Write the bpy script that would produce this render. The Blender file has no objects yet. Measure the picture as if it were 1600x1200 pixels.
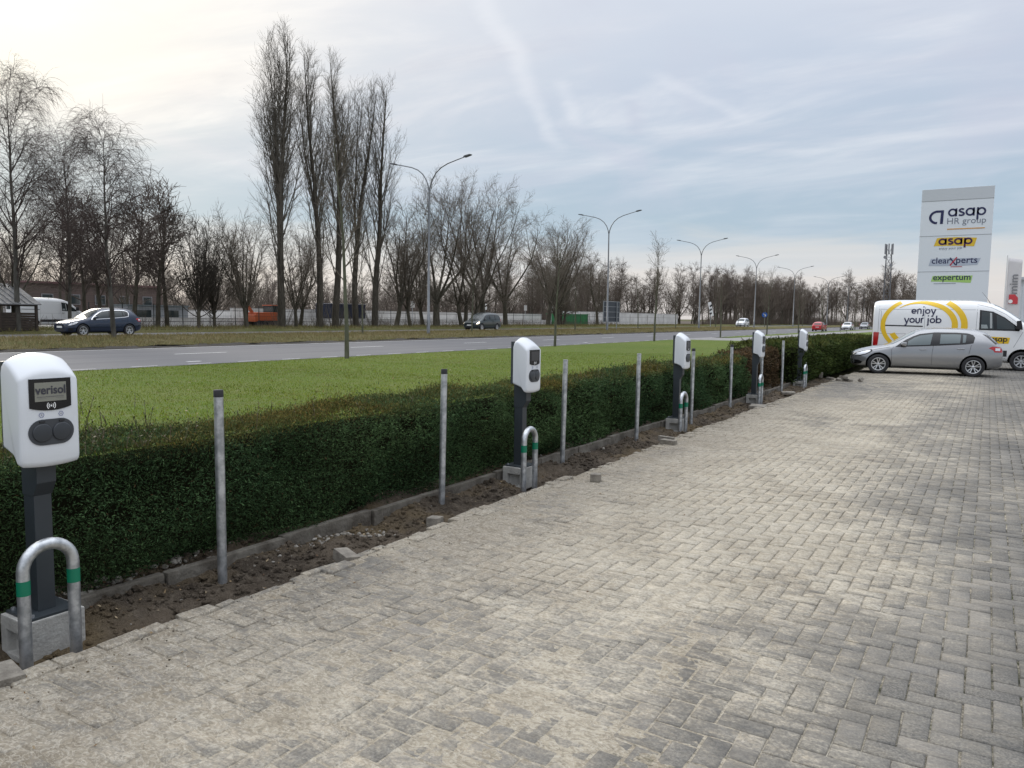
import bpy, bmesh, math, random
import numpy as np
from mathutils import Vector, Matrix, noise
from mathutils.bvhtree import BVHTree
from mathutils.geometry import delaunay_2d_cdt

S = bpy.context.scene
COL = S.collection
R = math.radians

# ------------------------------------------------------------------ camera
CAM_H = 1.72
def make_camera():
    yaw, pitch, roll = R(31.7), R(5.03), R(0.8)
    f = Vector((-math.sin(yaw) * math.cos(pitch), math.cos(yaw) * math.cos(pitch), -math.sin(pitch)))
    r0 = Vector((math.cos(yaw), math.sin(yaw), 0))
    u0 = r0.cross(f)
    r = r0 * math.cos(roll) + u0 * math.sin(roll)
    u = u0 * math.cos(roll) - r0 * math.sin(roll)
    cam = bpy.data.cameras.new('camera')
    cam.sensor_width = 36; cam.lens = 27.0
    cam.clip_start = 0.05; cam.clip_end = 4000
    o = bpy.data.objects.new('camera', cam); COL.objects.link(o)
    m = Matrix((r, u, -f)).transposed().to_4x4(); m.translation = (0, 0, CAM_H)
    o.matrix_world = m
    S.camera = o
make_camera()

# ------------------------------------------------------------------ light
SUN_EL, SUN_AZ = 24.0, 70.0          # azimuth west of the hedge direction (+Y towards -X)
sun_dir = Vector((-math.sin(R(SUN_AZ)) * math.cos(R(SUN_EL)), math.cos(R(SUN_AZ)) * math.cos(R(SUN_EL)), math.sin(R(SUN_EL))))
sl = bpy.data.lights.new('sun', 'SUN'); sl.energy = 1.5; sl.angle = R(15); sl.color = (1.0, 0.93, 0.82)
so = bpy.data.objects.new('sun', sl); COL.objects.link(so)
so.rotation_euler = (-sun_dir).to_track_quat('-Z', 'Y').to_euler()

S.view_settings.view_transform = 'Standard'
S.view_settings.look = 'None'
S.view_settings.exposure = 0.16
S.view_settings.gamma = 1.0

def make_world():
    w = bpy.data.worlds.new('World'); S.world = w; w.use_nodes = True
    nt = w.node_tree; nt.nodes.clear(); N = nt.nodes.new; L = nt.links.new
    def math_(op, a, b=None, clamp=False):
        n = N('ShaderNodeMath'); n.operation = op; n.use_clamp = clamp
        for i, v in enumerate((a, b)):
            if v is None: continue
            if isinstance(v, (int, float)): n.inputs[i].default_value = v
            else: L(v, n.inputs[i])
        return n.outputs[0]
    def mix(fac, a, b, typ='MIX'):
        n = N('ShaderNodeMix'); n.data_type = 'RGBA'; n.blend_type = typ
        for s, v in ((n.inputs[0], fac), (n.inputs[6], a), (n.inputs[7], b)):
            if isinstance(v, (int, float)): s.default_value = v
            elif isinstance(v, tuple): s.default_value = (*v, 1)
            else: L(v, s)
        return n.outputs[2]
    def ramp(v, stops, interp='LINEAR'):
        n = N('ShaderNodeValToRGB'); n.color_ramp.interpolation = interp
        e = n.color_ramp.elements
        while len(e) < len(stops): e.new(0.5)
        for el, (p, c) in zip(e, stops):
            el.position = p; el.color = (*c, 1) if isinstance(c, tuple) else (c, c, c, 1)
        L(v, n.inputs[0]); return n.outputs[0]
    tc = N('ShaderNodeTexCoord')
    nrm = N('ShaderNodeVectorMath'); nrm.operation = 'NORMALIZE'; L(tc.outputs['Generated'], nrm.inputs[0])
    d = nrm.outputs[0]
    sep = N('ShaderNodeSeparateXYZ'); L(d, sep.inputs[0])
    z = sep.outputs[2]
    sky = N('ShaderNodeTexSky'); sky.sky_type = 'NISHITA'; sky.sun_disc = False
    sky.sun_elevation = R(SUN_EL); sky.sun_rotation = R(-SUN_AZ)
    # planar cloud-deck coordinates
    zz = math_('ADD', math_('MAXIMUM', z, 0.0), 0.10)
    cx = math_('DIVIDE', sep.outputs[0], zz); cy = math_('DIVIDE', sep.outputs[1], zz)
    comb = N('ShaderNodeCombineXYZ'); L(cx, comb.inputs[0]); L(cy, comb.inputs[1])
    def noise_(vec, scale, detail, rough, loc=(0, 0, 0), rot=0, sc=(1, 1, 1), dist=0.0):
        m = N('ShaderNodeMapping'); L(vec, m.inputs[0]); m.inputs[1].default_value = loc
        m.inputs[2].default_value = (0, 0, rot); m.inputs[3].default_value = sc
        n = N('ShaderNodeTexNoise'); L(m.outputs[0], n.inputs['Vector'])
        n.inputs['Scale'].default_value = scale; n.inputs['Detail'].default_value = detail
        n.inputs['Roughness'].default_value = rough; n.inputs['Distortion'].default_value = dist
        return n.outputs[0]
    n1 = noise_(comb.outputs[0], 0.55, 7, 0.55, (3.1, 1.7, 0), 0.5, (1, 1.2, 1), 0.9)
    n2 = noise_(comb.outputs[0], 1.0, 8, 0.58, (0.4, 7.7, 0), -1.1, (0.6, 1.5, 1), 1.6)
    n3 = noise_(comb.outputs[0], 1.6, 6, 0.6, (5.4, 2.7, 0), 0.9, (0.5, 1.5, 1), 0.5)
    # clear blue-grey layer behind the cloud
    zs = math_('ADD', math_('MULTIPLY', z, 1.0), 0.0, True)
    # elevation of the pale / blue banding wanders with the noise
    zb = math_('ADD', z, math_('MULTIPLY', math_('SUBTRACT', n1, 0.5), 0.10))
    base = ramp(zb, [(0.0, (0.62, 0.59, 0.58)), (0.05, (0.66, 0.63, 0.615)), (0.082, (0.56, 0.585, 0.61)), (0.11, (0.375, 0.475, 0.565)), (0.17, (0.40, 0.49, 0.59)),
                     (0.26, (0.475, 0.54, 0.645)), (0.37, (0.59, 0.635, 0.72)), (0.5, (0.63, 0.67, 0.75)), (1.0, (1.25, 1.3, 1.38))])
    cov = ramp(math_('ADD', math_('MULTIPLY', n1, 0.55), math_('MULTIPLY', n2, 0.45)), [(0.42, 0.0), (0.60, 1.0)], 'EASE')
    cov = math_('MULTIPLY', cov, ramp(z, [(0.05, 0.12), (0.12, 0.3), (0.24, 0.85), (0.5, 0.9)]))
    cloudcol = mix(ramp(n3, [(0.36, 0.0), (0.62, 1.0)]), (0.52, 0.55, 0.64), (0.80, 0.80, 0.825))
    c = mix(math_('MULTIPLY', cov, 0.72), base, cloudcol)
    # thin grey-lilac undersides
    g = ramp(noise_(comb.outputs[0], 0.9, 6, 0.55, (9.2, 4.1, 0), 0.2, (1.8, 0.7, 1), 0.8), [(0.5, 0.0), (0.72, 1.0)], 'EASE')
    c = mix(math_('MULTIPLY', g, math_('MULTIPLY', ramp(z, [(0.10, 0.0), (0.2, 1.0)]), 0.5)), c, (0.52, 0.55, 0.65))
    # glow round the veiled sun
    dot = N('ShaderNodeVectorMath'); dot.operation = 'DOT_PRODUCT'; L(d, dot.inputs[0])
    sd = Vector((-math.sin(R(67)) * math.cos(R(21)), math.cos(R(67)) * math.cos(R(21)), math.sin(R(21))))
    dot.inputs[1].default_value = sd
    dd = math_('MAXIMUM', dot.outputs['Value'], 0.0)
    gl = math_('POWER', dd, 9.0)
    gl = math_('MULTIPLY', gl, math_('ADD', math_('MULTIPLY', n1, 0.8), 0.55))
    gl = math_('MULTIPLY', gl, ramp(z, [(0.02, 0.3), (0.16, 0.45), (0.27, 1.0)]))
    c = mix(gl, c, (0.30, 0.212, 0.06), 'ADD')
    gl2 = math_('POWER', dd, 60.0)
    c = mix(gl2, c, (0.22, 0.18, 0.07), 'ADD')
    # thin contrails lying in the cloud deck
    def trail(c_, p, q, wid, k, col=(0.86, 0.86, 0.88)):
        dx, dy = q[0] - p[0], q[1] - p[1]; ln = math.hypot(dx, dy); dx /= ln; dy /= ln
        wob = math_('MULTIPLY', math_('SUBTRACT', n3, 0.5), wid * 3.0)
        px = math_('SUBTRACT', cx, p[0]); py = math_('SUBTRACT', cy, p[1])
        across = math_('ABSOLUTE', math_('ADD', math_('SUBTRACT', math_('MULTIPLY', px, dy), math_('MULTIPLY', py, dx)), wob))
        along = math_('DIVIDE', math_('ADD', math_('MULTIPLY', px, dx), math_('MULTIPLY', py, dy)), ln)
        m1 = ramp(math_('DIVIDE', across, wid), [(0.0, 1.0), (1.0, 0.0)], 'EASE')
        m2 = ramp(math_('ADD', math_('MULTIPLY', along, 0.5), 0.25), [(0.15, 0.0), (0.3, 1.0), (0.68, 1.0), (0.82, 0.0)], 'EASE')
        return mix(math_('MULTIPLY', math_('MULTIPLY', m1, m2), math_('MULTIPLY', math_('ADD', n2, 0.25), k)), c_, col)
    c = trail(c, (-1.10, 1.60), (-1.50, 2.75), 0.055, 0.36)
    c = trail(c, (-1.19, 2.21), (-1.32, 2.60), 0.045, 0.24)
    c = trail(c, (-0.90, 2.30), (-0.76, 2.76), 0.05, 0.2)
    c = trail(c, (-1.05, 2.47), (-1.17, 2.78), 0.05, 0.35, (0.44, 0.47, 0.58))
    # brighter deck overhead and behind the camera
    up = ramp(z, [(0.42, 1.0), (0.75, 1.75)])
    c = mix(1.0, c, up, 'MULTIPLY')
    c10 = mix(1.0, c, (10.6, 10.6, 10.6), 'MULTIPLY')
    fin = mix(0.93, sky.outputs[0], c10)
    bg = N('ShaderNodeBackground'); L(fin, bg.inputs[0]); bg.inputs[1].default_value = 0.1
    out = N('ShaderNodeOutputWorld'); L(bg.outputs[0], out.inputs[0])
make_world()

# ------------------------------------------------------------------ helpers
def W(lat, along, z=0.0):
    """lat = metres left of the camera line (towards the road), along = metres down the hedge line"""
    return Vector((-lat, along, z))

def tag(o, label=None, cat=None, group=None, kind=None):
    if label: o['label'] = label
    if cat: o['category'] = cat
    if group: o['group'] = group
    if kind: o['kind'] = kind
    return o

def empty(name, loc=(0, 0, 0), rz=0.0, label=None, cat=None, group=None):
    o = bpy.data.objects.new(name, None); COL.objects.link(o)
    o.empty_display_size = 0.2
    o.location = loc; o.rotation_euler = (0, 0, rz)
    return tag(o, label, cat, group)

def copy_tree(o, parent=None):
    c = o.copy(); COL.objects.link(c)
    if parent is not None: c.parent = parent
    for ch in list(o.children): copy_tree(ch, c)
    return c

def link_mesh(name, me, mat, parent=None):
    o = bpy.data.objects.new(name, me); COL.objects.link(o)
    if mat is not None:
        for m in (mat if isinstance(mat, (list, tuple)) else [mat]): me.materials.append(m)
    if parent is not None: o.parent = parent
    return o

def np_mesh(name, V, F, mat, parent=None, smooth=False, attrs=None, colors=None):
    """V (n,3) floats; F (m,k) ints. attrs {name: per-point floats}, colors {name: (n,4)}"""
    me = bpy.data.meshes.new(name)
    V = np.asarray(V, dtype=np.float32); F = np.asarray(F, dtype=np.int32)
    k = F.shape[1]
    me.vertices.add(len(V)); me.vertices.foreach_set('co', V.ravel())
    me.loops.add(F.size); me.loops.foreach_set('vertex_index', F.ravel())
    me.polygons.add(len(F)); me.polygons.foreach_set('loop_start', np.arange(0, F.size, k, dtype=np.int32))
    if smooth: me.polygons.foreach_set('use_smooth', np.ones(len(F), dtype=bool))
    for nm, a in (attrs or {}).items():
        at = me.attributes.new(nm, 'FLOAT', 'POINT'); at.data.foreach_set('value', np.asarray(a, dtype=np.float32))
    for nm, a in (colors or {}).items():
        at = me.attributes.new(nm, 'FLOAT_COLOR', 'POINT'); at.data.foreach_set('color', np.asarray(a, dtype=np.float32).ravel())
    me.update(calc_edges=True); me.validate()
    return link_mesh(name, me, mat, parent)

class MB:
    def __init__(s): s.v = []; s.f = []; s.mi = []; s.sm = []
    def add(s, vs, fs, mi=0, smooth=False):
        b = len(s.v); s.v += [tuple(v) for v in vs]
        for f in fs: s.f.append([b + i for i in f]); s.mi.append(mi); s.sm.append(smooth)
        return s
    def box(s, c, d, rz=0.0, mi=0, M=None):
        c = Vector(c); hx, hy, hz = d[0] / 2, d[1] / 2, d[2] / 2
        rot = Matrix.Rotation(rz, 3, 'Z') if M is None else M
        vs = [c + rot @ Vector((x * hx, y * hy, z * hz)) for z in (-1, 1) for y in (-1, 1) for x in (-1, 1)]
        s.add(vs, [(0, 2, 3, 1), (4, 5, 7, 6), (0, 1, 5, 4), (2, 6, 7, 3), (0, 4, 6, 2), (1, 3, 7, 5)], mi); return s
    def bar(s, a, b, w, h, mi=0):
        a = Vector(a); b = Vector(b); d = (b - a)
        t = d.normalized(); up = Vector((0, 0, 1)) if abs(t.z) < .95 else Vector((0, 1, 0))
        x = t.cross(up).normalized(); y = x.cross(t)
        M = Matrix((x, t, y)).transposed()
        return s.box((a + b) / 2, (w, d.length, h), M=M, mi=mi)
    def tube(s, pts, r, n=12, caps=True, mi=0, smooth=True):
        pts = [Vector(p) for p in pts]; rs = r if isinstance(r, (list, tuple)) else [r] * len(pts)
        ring = []; ref = None; vs = []
        for i, p in enumerate(pts):
            t = (pts[min(i + 1, len(pts) - 1)] - pts[max(i - 1, 0)]).normalized()
            if ref is None: ref = Vector((1, 0, 0)) if abs(t.x) < .9 else Vector((0, 1, 0))
            x = (ref - t * ref.dot(t)).normalized(); ref = x; y = t.cross(x)
            for k in range(n):
                a = 2 * math.pi * k / n
                vs.append(p + (x * math.cos(a) + y * math.sin(a)) * rs[i])
        fs = []
        for i in range(len(pts) - 1):
            for k in range(n):
                k2 = (k + 1) % n
                fs.append((i * n + k, i * n + k2, (i + 1) * n + k2, (i + 1) * n + k))
        s.add(vs, fs, mi, smooth)
        if caps:
            b = len(s.v)
            s.add(vs[:n][::-1], [tuple(range(n))], mi); s.add(vs[-n:], [tuple(range(n))], mi)
        return s
    def prism(s, poly, a, b, fn, mi=0, smooth=False):
        """poly: 2D points CCW; fn(u, v, w) -> 3D; extruded from w=a to w=b"""
        n = len(poly)
        vs = [fn(u, v, a) for u, v in poly] + [fn(u, v, b) for u, v in poly]
        s.add(vs, [tuple(range(n))[::-1], tuple(range(n, 2 * n))], mi)
        s.add(vs, [(i, (i + 1) % n, n + (i + 1) % n, n + i) for i in range(n)], mi, smooth)
        return s
    def lathe(s, prof, fn, n=24, mi=0, smooth=True):
        """prof: (radius, height) list; fn(a, b, h)->3D"""
        vs = []
        for (r, h) in prof:
            for k in range(n):
                t = 2 * math.pi * k / n; vs.append(fn(r * math.cos(t), r * math.sin(t), h))
        fs = []
        for i in range(len(prof) - 1):
            for k in range(n):
                k2 = (k + 1) % n; fs.append((i * n + k, i * n + k2, (i + 1) * n + k2, (i + 1) * n + k))
        return s.add(vs, fs, mi, smooth)
    def build(s, name, mat, parent=None, bevel=0.0, smooth=None, weld=False):
        me = bpy.data.meshes.new(name)
        me.from_pydata(s.v, [], s.f)
        me.polygons.foreach_set('material_index', s.mi)
        me.polygons.foreach_set('use_smooth', s.sm if smooth is None else [smooth] * len(s.f))
        bm = bmesh.new(); bm.from_mesh(me)
        if weld or bevel: bmesh.ops.remove_doubles(bm, verts=bm.verts, dist=1e-5)
        bmesh.ops.recalc_face_normals(bm, faces=bm.faces)
        if bevel:
            es = [e for e in bm.edges if len(e.link_faces) == 2 and e.calc_face_angle(0) > 0.5]
            bmesh.ops.bevel(bm, geom=es, offset=bevel, segments=2, profile=0.7, affect='EDGES', clamp_overlap=True)
        bm.to_mesh(me); bm.free(); me.update()
        return link_mesh(name, me, mat, parent)

# ------------------------------------------------------------------ materials
_M = {}
def mat(name, color, rough=0.6, metal=0.0, spec=0.5, noise_amt=0.0, noise_scale=5.0, bump=0.0, bump_scale=40.0,
        coat=0.0, color2=None, emit=None, detail=6, contrast=(0.35, 0.65), stretch=None):
    if name in _M: return _M[name]
    m = bpy.data.materials.new(name); m.use_nodes = True; nt = m.node_tree; b = nt.nodes['Principled BSDF']
    b.inputs['Roughness'].default_value = rough; b.inputs['Metallic'].default_value = metal
    b.inputs['Specular IOR Level'].default_value = spec
    b.inputs['Coat Weight'].default_value = coat; b.inputs['Coat Roughness'].default_value = 0.06
    b.inputs['Base Color'].default_value = (*color, 1)
    if color2 is not None or noise_amt or bump:
        tc = nt.nodes.new('ShaderNodeTexCoord'); src = tc.outputs['Object']
        if stretch:
            mp = nt.nodes.new('ShaderNodeMapping'); mp.inputs[3].default_value = stretch
            nt.links.new(src, mp.inputs[0]); src = mp.outputs[0]
    if color2 is not None or noise_amt:
        if color2 is None: color2 = tuple(c * (1 - noise_amt) for c in color)
        n = nt.nodes.new('ShaderNodeTexNoise'); n.inputs['Scale'].default_value = noise_scale; n.inputs['Detail'].default_value = detail
        n.inputs['Roughness'].default_value = 0.6
        nt.links.new(src, n.inputs['Vector'])
        r = nt.nodes.new('ShaderNodeValToRGB'); r.color_ramp.elements[0].position = contrast[0]; r.color_ramp.elements[1].position = contrast[1]
        r.color_ramp.elements[0].color = (*color2, 1); r.color_ramp.elements[1].color = (*color, 1)
        nt.links.new(n.outputs[0], r.inputs[0]); nt.links.new(r.outputs[0], b.inputs['Base Color'])
    if bump:
        n2 = nt.nodes.new('ShaderNodeTexNoise'); n2.inputs['Scale'].default_value = bump_scale; n2.inputs['Detail'].default_value = 8
        nt.links.new(src, n2.inputs['Vector'])
        bp = nt.nodes.new('ShaderNodeBump'); bp.inputs['Strength'].default_value = bump; bp.inputs['Distance'].default_value = 0.02
        nt.links.new(n2.outputs[0], bp.inputs['Height']); nt.links.new(bp.outputs[0], b.inputs['Normal'])
    if emit:
        b.inputs['Emission Color'].default_value = (*emit[0], 1); b.inputs['Emission Strength'].default_value = emit[1]
    _M[name] = m; return m

def attr_mat(name, rough=0.7, spec=0.3, trans=0.0, attr='col'):
    m = bpy.data.materials.new(name); m.use_nodes = True; nt = m.node_tree; b = nt.nodes['Principled BSDF']
    a = nt.nodes.new('ShaderNodeAttribute'); a.attribute_name = attr
    nt.links.new(a.outputs['Color'], b.inputs['Base Color'])
    b.inputs['Roughness'].default_value = rough; b.inputs['Specular IOR Level'].default_value = spec
    if trans:
        t = nt.nodes.new('ShaderNodeBsdfTranslucent'); nt.links.new(a.outputs['Color'], t.inputs[0])
        mx = nt.nodes.new('ShaderNodeMixShader'); mx.inputs[0].default_value = trans
        nt.links.new(b.outputs[0], mx.inputs[1]); nt.links.new(t.outputs[0], mx.inputs[2])
        nt.links.new(mx.outputs[0], nt.nodes['Material Output'].inputs[0])
    return m

class Shader:
    """tiny node-graph helper"""
    def __init__(s, name):
        s.m = bpy.data.materials.new(name); s.m.use_nodes = True; s.nt = s.m.node_tree; s.b = s.nt.nodes['Principled BSDF']
        s.tc = s.nt.nodes.new('ShaderNodeTexCoord'); s.obj = s.tc.outputs['Object']
    def L(s, a, b): s.nt.links.new(a, b)
    def set(s, sock, v):
        if isinstance(v, (int, float)): sock.default_value = v
        elif isinstance(v, tuple): sock.default_value = (*v, 1) if len(v) == 3 and sock.type == 'RGBA' else v
        else: s.L(v, sock)
    def math(s, op, a, b=None, clamp=False):
        n = s.nt.nodes.new('ShaderNodeMath'); n.operation = op; n.use_clamp = clamp
        s.set(n.inputs[0], a)
        if b is not None: s.set(n.inputs[1], b)
        return n.outputs[0]
    def mix(s, f, a, b, typ='MIX'):
        n = s.nt.nodes.new('ShaderNodeMix'); n.data_type = 'RGBA'; n.blend_type = typ
        s.set(n.inputs[0], f); s.set(n.inputs[6], a); s.set(n.inputs[7], b); return n.outputs[2]
    def noise(s, scale, detail=6, rough=0.55, stretch=(1, 1, 1), loc=(0, 0, 0), dist=0.0, vec=None):
        mp = s.nt.nodes.new('ShaderNodeMapping'); s.L(vec or s.obj, mp.inputs[0]); mp.inputs[1].default_value = loc; mp.inputs[3].default_value = stretch
        n = s.nt.nodes.new('ShaderNodeTexNoise'); s.L(mp.outputs[0], n.inputs['Vector'])
        n.inputs['Scale'].default_value = scale; n.inputs['Detail'].default_value = detail; n.inputs['Roughness'].default_value = rough
        n.inputs['Distortion'].default_value = dist
        return n.outputs[0]
    def ramp(s, v, stops, interp='LINEAR'):
        n = s.nt.nodes.new('ShaderNodeValToRGB'); n.color_ramp.interpolation = interp; e = n.color_ramp.elements
        while len(e) < len(stops): e.new(0.5)
        for el, (p, c) in zip(e, stops):
            el.position = p; el.color = (*c, 1) if isinstance(c, tuple) else (c, c, c, 1)
        s.L(v, n.inputs[0]); return n.outputs[0]
    def attr(s, name):
        n = s.nt.nodes.new('ShaderNodeAttribute'); n.attribute_name = name; return n
    def bump(s, h, strength, dist=0.01):
        n = s.nt.nodes.new('ShaderNodeBump'); n.inputs['Strength'].default_value = strength; n.inputs['Distance'].default_value = dist
        s.L(h, n.inputs['Height']); s.L(n.outputs[0], s.b.inputs['Normal'])
    def finish(s, col, rough=0.8, spec=0.3):
        s.set(s.b.inputs['Base Color'], col); s.set(s.b.inputs['Roughness'], rough); s.b.inputs['Specular IOR Level'].default_value = spec
        return s.m

galv = mat('galvanised_steel', (0.62, 0.64, 0.66), 0.42, 0.85, color2=(0.36, 0.38, 0.40), noise_scale=16, detail=10, contrast=(0.4, 0.6))
dark_grey = mat('anthracite_steel', (0.035, 0.043, 0.05), 0.42, 0.0, noise_amt=0.15, noise_scale=3)
white_plastic = mat('white_plastic', (0.66, 0.685, 0.715), 0.25, 0.0, coat=0.3)
black_gloss = mat('black_gloss', (0.012, 0.012, 0.013), 0.12)
black_rubber = mat('black_rubber', (0.02, 0.02, 0.022), 0.75)
socket_grey = mat('socket_grey', (0.045, 0.05, 0.058), 0.45)
concrete = mat('pale_concrete', (0.46, 0.45, 0.42), 0.9, noise_amt=0.35, noise_scale=6, bump=0.35, bump_scale=60)
old_concrete = mat('old_concrete', (0.17, 0.155, 0.13), 0.95, color2=(0.06, 0.05, 0.038), noise_scale=4, bump=0.6, bump_scale=35)
navy = mat('navy_print', (0.012, 0.014, 0.06), 0.5)
ink = mat('black_print', (0.015, 0.015, 0.02), 0.5)
white_paint = mat('white_paint', (0.80, 0.80, 0.79), 0.5)

def text_mesh(body, name, mtl, parent, origin, xdir, ydir, height=None, width=None, bold=0.0, align='CENTER', depth=0.002, shear=0.0, spacing=1.0):
    """flat lettering built as a mesh; origin = baseline anchor, xdir reading direction, ydir up"""
    cu = bpy.data.curves.new('txt', 'FONT'); cu.body = body; cu.align_x = align; cu.size = 1.0; cu.offset = bold; cu.shear = shear
    cu.space_character = spacing; cu.resolution_u = 5; cu.extrude = 0.0
    o = bpy.data.objects.new('txt', cu); COL.objects.link(o)
    dg = bpy.context.evaluated_depsgraph_get(); dg.update()
    me = bpy.data.meshes.new_from_object(o.evaluated_get(dg))
    bpy.data.objects.remove(o); bpy.data.curves.remove(cu)
    xs = [v.co.x for v in me.vertices]; ys = [v.co.y for v in me.vertices]
    sx = sy = 1.0
    if width: sx = width / (max(xs) - min(xs)); sy = sx
    if height: sy = height / (max(ys) - min(ys)) if not width else height / (max(ys) - min(ys))
    if height and not width: sx = sy
    xd = Vector(xdir).normalized(); yd = Vector(ydir).normalized(); nd = xd.cross(yd); og = Vector(origin)
    for v in me.vertices: v.co = og + xd * (v.co.x * sx) + yd * (v.co.y * sy) + nd * depth
    me.materials.clear(); me.update()
    me.name = name
    return link_mesh(name, me, mtl, parent)

def stroke(pts, w, closed=False):
    """2D thick polyline -> list of quads [(4 points)]"""
    n = len(pts); L_, R_ = [], []
    ws = w if isinstance(w, (list, tuple)) else [w] * n
    for i in range(n):
        a = Vector(pts[i - 1] if (i > 0 or closed) else pts[i]); b = Vector(pts[(i + 1) % n] if (i < n - 1 or closed) else pts[i])
        p = Vector(pts[i]); t = (b - a).normalized(); nn = Vector((-t.y, t.x))
        if 0 < i < n - 1 or closed:
            t1 = (p - a).normalized(); n1 = Vector((-t1.y, t1.x)); k = 1 / max(0.35, nn.dot(n1))
        else: k = 1
        L_.append(p + nn * ws[i] / 2 * k); R_.append(p - nn * ws[i] / 2 * k)
    m = n if closed else n - 1
    return [(L_[i], R_[i], R_[(i + 1) % n], L_[(i + 1) % n]) for i in range(m)]

def strokes_mesh(mb, pts, w, fn, closed=False):
    for q in stroke(pts, w, closed): mb.add([fn(p.x, p.y) for p in q], [(0, 1, 2, 3)])
    return mb

def arc(cx, cy, r, a0, a1, n=24, ry=None):
    ry = ry or r
    return [(cx + r * math.cos(R(a0 + (a1 - a0) * i / n)), cy + ry * math.sin(R(a0 + (a1 - a0) * i / n))) for i in range(n + 1)]

def stroke_letters(text):
    """round geometric lower-case letters as centre-line paths, x-height 1; returns [(path, closed)], width"""
    out = []; x = 0.0; r = .40
    circ = lambda cx, cy=.5, r_=r, a0=0, a1=360, n=28: arc(cx, cy, r_, a0, a1, n)
    for ch in text:
        P = []; adv = 1.1
        if ch == 'a': P = [circ(.5)[:-1], [(.9, 0), (.9, 1.0)]]; adv = 1.20
        elif ch == 's': P = [arc(.30, .725, .235, 25, 250, 14, .175) + arc(.28, .295, .27, 75, -155, 16, .19)]; adv = .72
        elif ch == 'p': P = [circ(.52)[:-1], [(.12, -.52), (.12, 1.0)]]; adv = 1.12
        elif ch == 'b': P = [circ(.52)[:-1], [(.12, 0), (.12, 1.55)]]; adv = 1.12
        elif ch == 'o': P = [circ(.5)[:-1]]; adv = 1.10
        elif ch == 'e': P = [circ(.5, a0=0, a1=318), [(.12, .5), (.99, .5)]]; adv = 1.10
        elif ch == 'n': P = [[(.12, 0), (.12, 1.0)], arc(.43, .60, .31, 180, 0, 14, .40) + [(.74, 0)]]; adv = .98
        elif ch == 'u': P = [[(.12, 1.0), (.12, .40)] + arc(.43, .40, .31, 180, 360, 14, .40) + [(.74, 1.0)]]; adv = .98
        elif ch == 'r': P = [[(.12, 0), (.12, 1.0)], arc(.42, .62, .30, 180, 75, 8, .38)]; adv = .62
        elif ch == 'y': P = [[(.06, 1.0), (.47, .02)], [(.88, 1.0), (.36, -.50), (.12, -.50)]]; adv = 1.0
        elif ch == 'j': P = [[(.24, 1.0), (.24, -.30)] + arc(.06, -.30, .18, 0, -95, 6), [(.24, 1.36), (.24, 1.58)]]; adv = .52
        else: adv = .5
        for p in P: out.append(([(x + u, v) for u, v in p], ch in 'apbo' and len(p) == 28))
        x += adv
    return out, x - .1
def stroke_text(text, fn, x0, width, base, wt=.21, yscale=1.0):
    """mesh builder with the lettering; fn(u, v) -> 3D, u from x0 along the reading direction"""
    L_, w = stroke_letters(text); k = width / w; mb = MB()
    for i, (p, cl) in enumerate(L_):
        q = []
        for a_, b_ in zip(p[:-1], p[1:]):
            m_ = max(1, int(math.hypot(b_[0] - a_[0], b_[1] - a_[1]) / .2)); q += [(a_[0] + (b_[0] - a_[0]) * j_ / m_, a_[1] + (b_[1] - a_[1]) * j_ / m_) for j_ in range(m_)]
        p = q + [p[-1]]
        strokes_mesh(mb, [(x0 + u * k, base + (v * k) * yscale) for u, v in p], wt * k, lambda a, b: fn(a, b), closed=cl)
    return mb
# ================================================================== SETTING: ground, paving, soil, lawn, roads
def strip_grid(name, lats, zs, a0, a1, da, mtl, jitter=0.0, kind='structure', wob=0.0, seed=1):
    """terrain strip: profile (lat, z) swept down the hedge line with optional jitter"""
    rng = np.random.default_rng(seed)
    al = np.arange(a0, a1 + da * 0.5, da); la = np.array(lats); zz = np.array(zs)
    A, Lm = np.meshgrid(al, la, indexing='ij')
    Z = np.repeat(zz[None, :], len(al), 0) + rng.normal(0, 1, A.shape) * jitter
    Lw = Lm + wob * (np.sin(A * 0.9) + np.sin(A * 2.3 + 1) * 0.6 + rng.normal(0, .6, A.shape))
    V = np.stack([-Lw, A, Z], -1).reshape(-1, 3)
    n, m = A.shape
    i = np.arange(n - 1)[:, None] * m + np.arange(m - 1)[None, :]
    i = i.ravel()
    F = np.stack([i, i + 1, i + m + 1, i + m], -1)[:, ::-1]
    o = np_mesh(name, V, F, mtl, smooth=True)
    return tag(o, kind=kind)

# ---- base sheet to the horizon
def ground_material():
    s = Shader('rough_ground')
    n = s.noise(0.05, 8); n2 = s.noise(1.2, 8)
    c = s.mix(n, (0.075, 0.075, 0.035), (0.12, 0.10, 0.06))
    c = s.mix(s.ramp(n2, [(0.4, 0.0), (0.7, 1.0)]), c, (0.06, 0.065, 0.025))
    return s.finish(c, 0.95, 0.1)
mb = MB(); mb.add([(-2500, -2500, -0.35), (2500, -2500, -0.35), (2500, 2500, -0.35), (-2500, 2500, -0.35)], [(0, 1, 2, 3)])
tag(mb.build('ground', ground_material()), kind='structure')

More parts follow.
